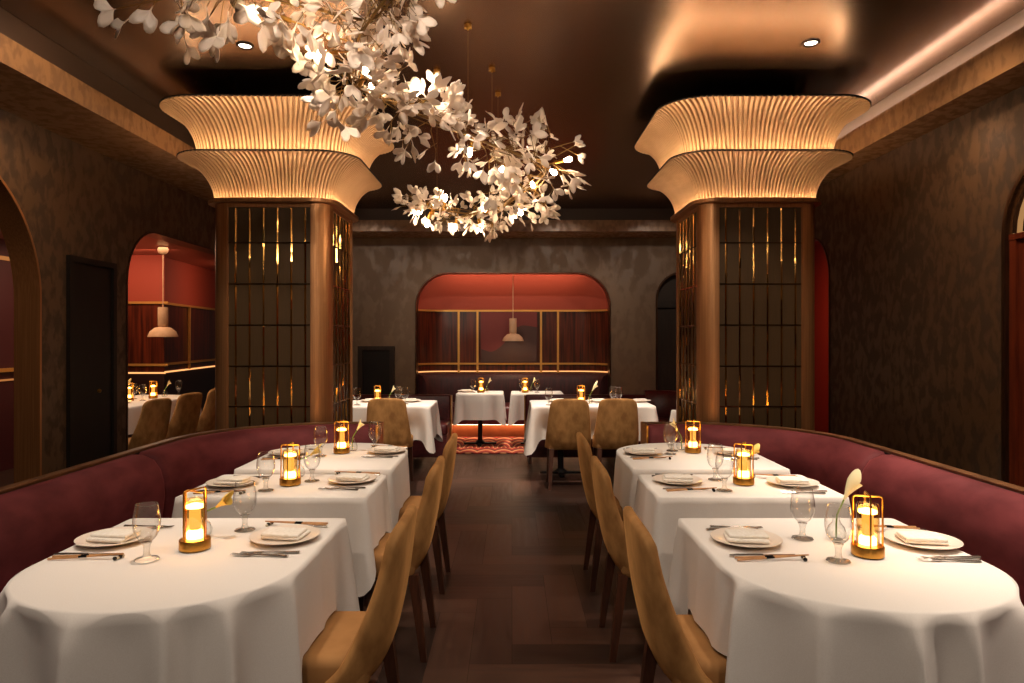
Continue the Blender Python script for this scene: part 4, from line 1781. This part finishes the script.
u = 0.0
NCL = 200
for i in range(NCL):
    u = (i + rnd.random()) / NCL
    p, r = path_at(u)
    tang = (path_at(min(1, u + .01))[0] - path_at(max(0, u - .01))[0]).normalized()
    d = Vector((rnd.gauss(0, 1), rnd.gauss(0, .8), rnd.gauss(.05, .95)))
    d = (d - tang * d.dot(tang) * .6)
    d = d.normalized()
    L = r * rnd.uniform(.35, 1.0)
    tip = p + d * L + tang * rnd.uniform(-.03, .08)
    mid = p + d * L * .5 + Vector((0, 0, .02))
    branch.tube([p - CO, mid - CO, tip - CO], [.003, .0022, .0016], 5)
    for k in range(rnd.choice((2, 3, 3, 4))):
        dd = (d * .8 + Vector((rnd.gauss(0, .7), rnd.gauss(0, .7), rnd.gauss(-.1, .7)))).normalized()
        b0 = tip + dd * .02 + (p - tip) * rnd.uniform(0, .45)
        b1 = b0 + dd * .03
        branch.tube([b0 - CO - dd * .03, b1 - CO], .0018, 4)
        add_leaf(b1 - CO, dd, rnd.uniform(.062, .098) * (1.0 if u < .7 else .80), rnd.uniform(0, 2 * PI))
# the side branch reaching left, its leaves hanging down
SB = [P(362, 20, 2.85), P(310, 8, 2.75), P(250, -4, 2.65), P(190, -6, 2.58), P(150, -4, 2.55)]
branch.tube([p - CO for p in SB], [.006, .005, .005, .004, .003], 7)
branch.tube([p - CO + Vector((0, .02, .02)) for p in SB], .003, 6)
for i in range(46):
    f = rnd.random() * 3.98
    k = int(f)
    p = SB[k] + (SB[k + 1] - SB[k]) * (f - k)
    d = Vector((rnd.gauss(-.15, .55), rnd.gauss(-.1, .5), rnd.gauss(-.55, .6))).normalized()
    tip = p + d * rnd.uniform(.05, .17)
    branch.tube([p - CO, (p + tip) / 2 + Vector((0, 0, .012)) - CO, tip - CO], [.0026, .002, .0015], 5)
    for _ in range(rnd.choice((1, 1, 2))):
        dd = (d * .9 + Vector((rnd.gauss(0, .4), rnd.gauss(0, .4), rnd.gauss(-.2, .4)))).normalized()
        add_leaf(tip - CO + dd * .02, dd, rnd.uniform(.075, .10), rnd.uniform(0, 2 * PI))
# single long outliers seen against the ceiling
for (px, py, Y, tx, ty) in ((116, 9, 2.5, 86, 15), (152, 8, 2.5, 136, 42), (573, 142, 4.1, 590, 137), (574, 146, 4.1, 601, 131), (577, 155, 4.1, 588, 161), (345, 125, 3.0, 352, 140)):
    b, tpt = P(px, py, Y), P(tx, ty, Y)
    branch.tube([b - CO + (b - tpt) * 1.5, b - CO], .002, 4)
    add_leaf(b - CO, tpt - b, .06 if Y > 3.5 else .08, 1.2)
branch.build('branch', M['twig'], ch)
leaves.sort(key=lambda l: -l[2])
base_leaf = [None] * 7
rest = MB()
for i, (m, k, s) in enumerate(leaves):
    if i < 100:
        if base_leaf[k] is None:
            base_leaf[k] = protos[k].build('leaf', M['leaf'], ch, sharp=180)
            o = base_leaf[k]
        else:
            o = base_leaf[k].copy()
            col.objects.link(o)
            o.parent = ch
        o.matrix_basis = m
    else:
        rest.add([m @ Vector(v) for v in protos[k].v], protos[k].f)
o = rest.build('leaves', M['leaf'], ch, sharp=180)
o['kind'] = 'stuff'
BULBS = [(272, 14, 2.7), (325, 53, 2.8), (365, 72, 3.1), (417, 93, 3.35), (372, 90, 3.2), (566, 160, 4.1), (552, 171, 4.15), (532, 183, 4.4), (505, 188, 4.4),
         (485, 210, 4.65), (480, 226, 4.75), (455, 226, 4.8), (421, 211, 4.9), (435, 205, 4.9), (428, 222, 4.9), (520, 210, 4.5), (445, 200, 4.85), (470, 150, 3.7), (503, 168, 4.0)]
for (px, py, Y) in BULBS:
    p = P(px, py, Y)
    un = min((path_at(k / 200)[0] - p).length for k in range(201))
    near = min((path_at(k / 200)[0] for k in range(201)), key=lambda q: (q - p).length)
    d = (p - near).normalized() if (p - near).length > .02 else Vector((.3, -.5, -.8)).normalized()
    q = d.to_track_quat('Z', 'Y').to_matrix().to_4x4()
    q.translation = p - CO
    sk = MB().lathe([(0, -.075), (.0105, -.075), (.0105, -.014), (.008, -.012), (0, -.012)], 14, mtx=q)
    sk.tube([near - CO, p - CO - d * .07], .004, 5)
    s = sk.build('bulb_socket', M['brass'], ch)
    MB().lathe([(0, -.014), (.009, -.012), (.013, .004), (.017, .020), (.013, .034), (0, .042)], 14, mtx=q).build('bulb', M['bulb'], s)
    l = bpy.data.lights.new('chandelier_light', 'POINT')
    l.energy = .7 if px < 300 else 1.5 if Y < 4 else .8
    l.color = (1, .76, .50)
    l.shadow_soft_size = .03
    lo_ = bpy.data.objects.new('chandelier_light', l)
    lo_.location = p + d * .06
    col.objects.link(lo_)
# suspension fittings on the ceiling and their wires
for (px, py, u) in ((468, 25, .42), (492, 68, .60), (498, 93, .78), (437, 70, .90)):
    Y = (CEIL - EYE) * F / (338 - py)
    c = P(px, py, Y)
    mb = MB().lathe([(0, -.03), (.006, -.03), (.010, -.018), (.022, -.012), (.022, 0), (0, 0)], 14, c - CO)
    mb.tube([c - CO + Vector((-.022, 0, -.02)), c - CO + Vector((.022, 0, -.02))], .004, 6)
    f_ = mb.build('ceiling_fitting', M['brass'], ch)
    near = min((path_at(k / 200)[0] for k in range(201)), key=lambda q: math.hypot(q.x - c.x, q.y - c.y))
    MB().tube([c - CO - Vector((0, 0, .02)), Vector((c.x, c.y, near.z + .06)) - CO, near - CO], .0013, 5).build('suspension_wire', M['twig'], f_)

# ------------------------------------------------------------------ lights
def spot(x, y, z, power, ang=60, blend=.7, color=(1, .84, .69), target=None, rad=.05):
    l = bpy.data.lights.new('ceiling_and_fill_spot', 'SPOT')  # table downlights and added fill spots share this name
    l.energy = power
    l.color = color
    l.spot_size = R(ang)
    l.spot_blend = blend
    l.shadow_soft_size = rad
    o = bpy.data.objects.new('ceiling_and_fill_spot', l)
    o.location = (x, y, z)
    d = Vector(target or (x, y, 0)) - o.location
    o.rotation_euler = d.to_track_quat('-Z', 'Y').to_euler()
    col.objects.link(o)


def area(loc, sx, sy, power, color, target, name='cove_light'):
    l = bpy.data.lights.new(name, 'AREA')
    l.shape = 'RECTANGLE'
    l.size, l.size_y = sx, sy
    l.energy = power
    l.color = color
    o = bpy.data.objects.new(name, l)
    o.location = loc
    d = Vector(target) - Vector(loc)
    o.rotation_euler = d.to_track_quat('-Z', 'Y').to_euler()
    col.objects.link(o)
    return o


ZS = CEIL - .03
for sx in (-1, 1):
    spot(sx * 1.08, 2.2, ZS, 96 if sx < 0 else 76, 42, .9)
    spot(sx * 1.08, 3.25, ZS, 92 if sx < 0 else 80, 38, .9)
    spot(sx * 1.08, 4.15, ZS, 96 if sx < 0 else 84, 38, .9)
    for y in (1.6, 2.6, 3.6):
        spot(sx * 1.96, y, ZS, 20 if sx < 0 else 135, 56, target=(sx * 1.98, y + .1, .8))
    # fill spots added behind the camera
    spot(sx * .7, -.6, ZS, 70, 80, target=(sx * .9, 1.6, .6))
spot(-1.35, 7.2, 3.2, 260, 46)
spot(.85, 7.2, 3.2, 260, 46)
spot(-.9, 5.2, ZS, 160, 34, target=(-1.15, 6.7, .6))  # this and the next: added to brighten the rear chair backs
spot(.7, 5.2, ZS, 180, 38, target=(.8, 6.7, .6))
spot(.3, 6.4, ZS, 60, 50, target=(.0, 7.6, 0))
spot(-.1, 8.6, 3.2, 280, 40, target=(-.05, 9.25, .6))
# wall washers: in the soffit along the side walls, plus softer ceiling spots added to brighten the walls
for y in (1.6, 2.5, 3.4, 4.3):
    spot(-2.80, y, 2.91, 17, 130, blend=1.0, color=(1, .72, .48), target=(XL, y + .1, 2.2), rad=.15)
    spot(2.77, y, 2.91, 13, 130, blend=1.0, color=(1, .72, .48), target=(XR, y + .1, 2.3), rad=.15)
for y in (2.2, 3.6):
    spot(-2.0, y, ZS, 30, 90, color=(1, .74, .50), target=(XL, y + .6, 2.2))
    spot(2.0, y, ZS, 45, 85, color=(1, .74, .50), target=(XR, y + .6, 1.95))
for sx in (-1, 1):
    spot(sx * 1.2, 3.2, ZS, 70, 36, target=(sx * 1.7, 5.0, 1.4))  # added wash on the column fronts, no fitting modelled
for sx in (-1, 1):
    spot(sx * .9, .9, ZS, 88, 50, target=(-.25, 3.4, 2.45))  # added accent light to even out the chandelier leaves
spot(-.7, .5, ZS, 60, 40, target=(-1.1, 2.6, 2.7))  # one more added accent, for the leaves on the left
for sx in (-1, 1):
    for y in (2.3, 3.5):
        spot(-sx * .55, y, ZS, 55, 38, target=(sx * .58, y + .25, .55))  # added fill across the aisle onto the chair backs
spot(-3.62, 6.0, 2.5, 45, 60, target=(-3.7, 7.2, .6))  # added fill for the side room chairs
# niche: lamp under its ceiling, behind the header
area((0.0, 10.62, 2.6), 2.2, .08, 7, (1, .62, .40), (0.0, 10.80, 1.9))
for x in (-2.0, -.7, .7, 2.0):
    spot(x, 8.0, ZS, 46, 64, target=(x, YB, 1.7))  # added wash to lift the back wall
# side room
area((-4.4, 7.6, 2.50), 1.2, 1.8, 20, (1, .66, .42), (-4.4, 7.7, 0))
area((-4.9, 8.3, 2.50), 1.6, .1, 5, (1, .50, .32), (-4.9, 8.9, 2.1))
area((-3.9, 9.9, 2.50), .1, 1.2, 7, (1, .50, .32), (-4.8, 10.0, 2.1))
# red hall behind the right column
area((3.8, 7.6, 2.66), .3, 1.6, 40, (1, .20, .10), (4.1, 7.6, 2.2))

w = bpy.data.worlds.new('world')
w.use_nodes = True
w.node_tree.nodes['Background'].inputs[0].default_value = (1, .78, .6, 1)
w.node_tree.nodes['Background'].inputs[1].default_value = .02
scene.world = w

cam = bpy.data.cameras.new('camera')
cam.sensor_width = 36
cam.lens = F / 1024 * 36
cam.shift_y = -3.5 / 1024
co = bpy.data.objects.new('camera', cam)
co.location = (0, 0, EYE)
co.rotation_euler = (PI / 2, 0, 0)
col.objects.link(co)
scene.camera = co
vs_ = scene.view_settings
vs_.view_transform = 'Standard'
vs_.look = 'None'
vs_.gamma = 1
vs_.exposure = 0.46
vs_.use_curve_mapping = False
scene.cycles.use_denoising = True
scene.cycles.caustics_reflective = False
scene.cycles.caustics_refractive = False
scene.cycles.max_bounces = 8
scene.cycles.transparent_max_bounces = 16
scene.cycles.sample_clamp_indirect = 4.0
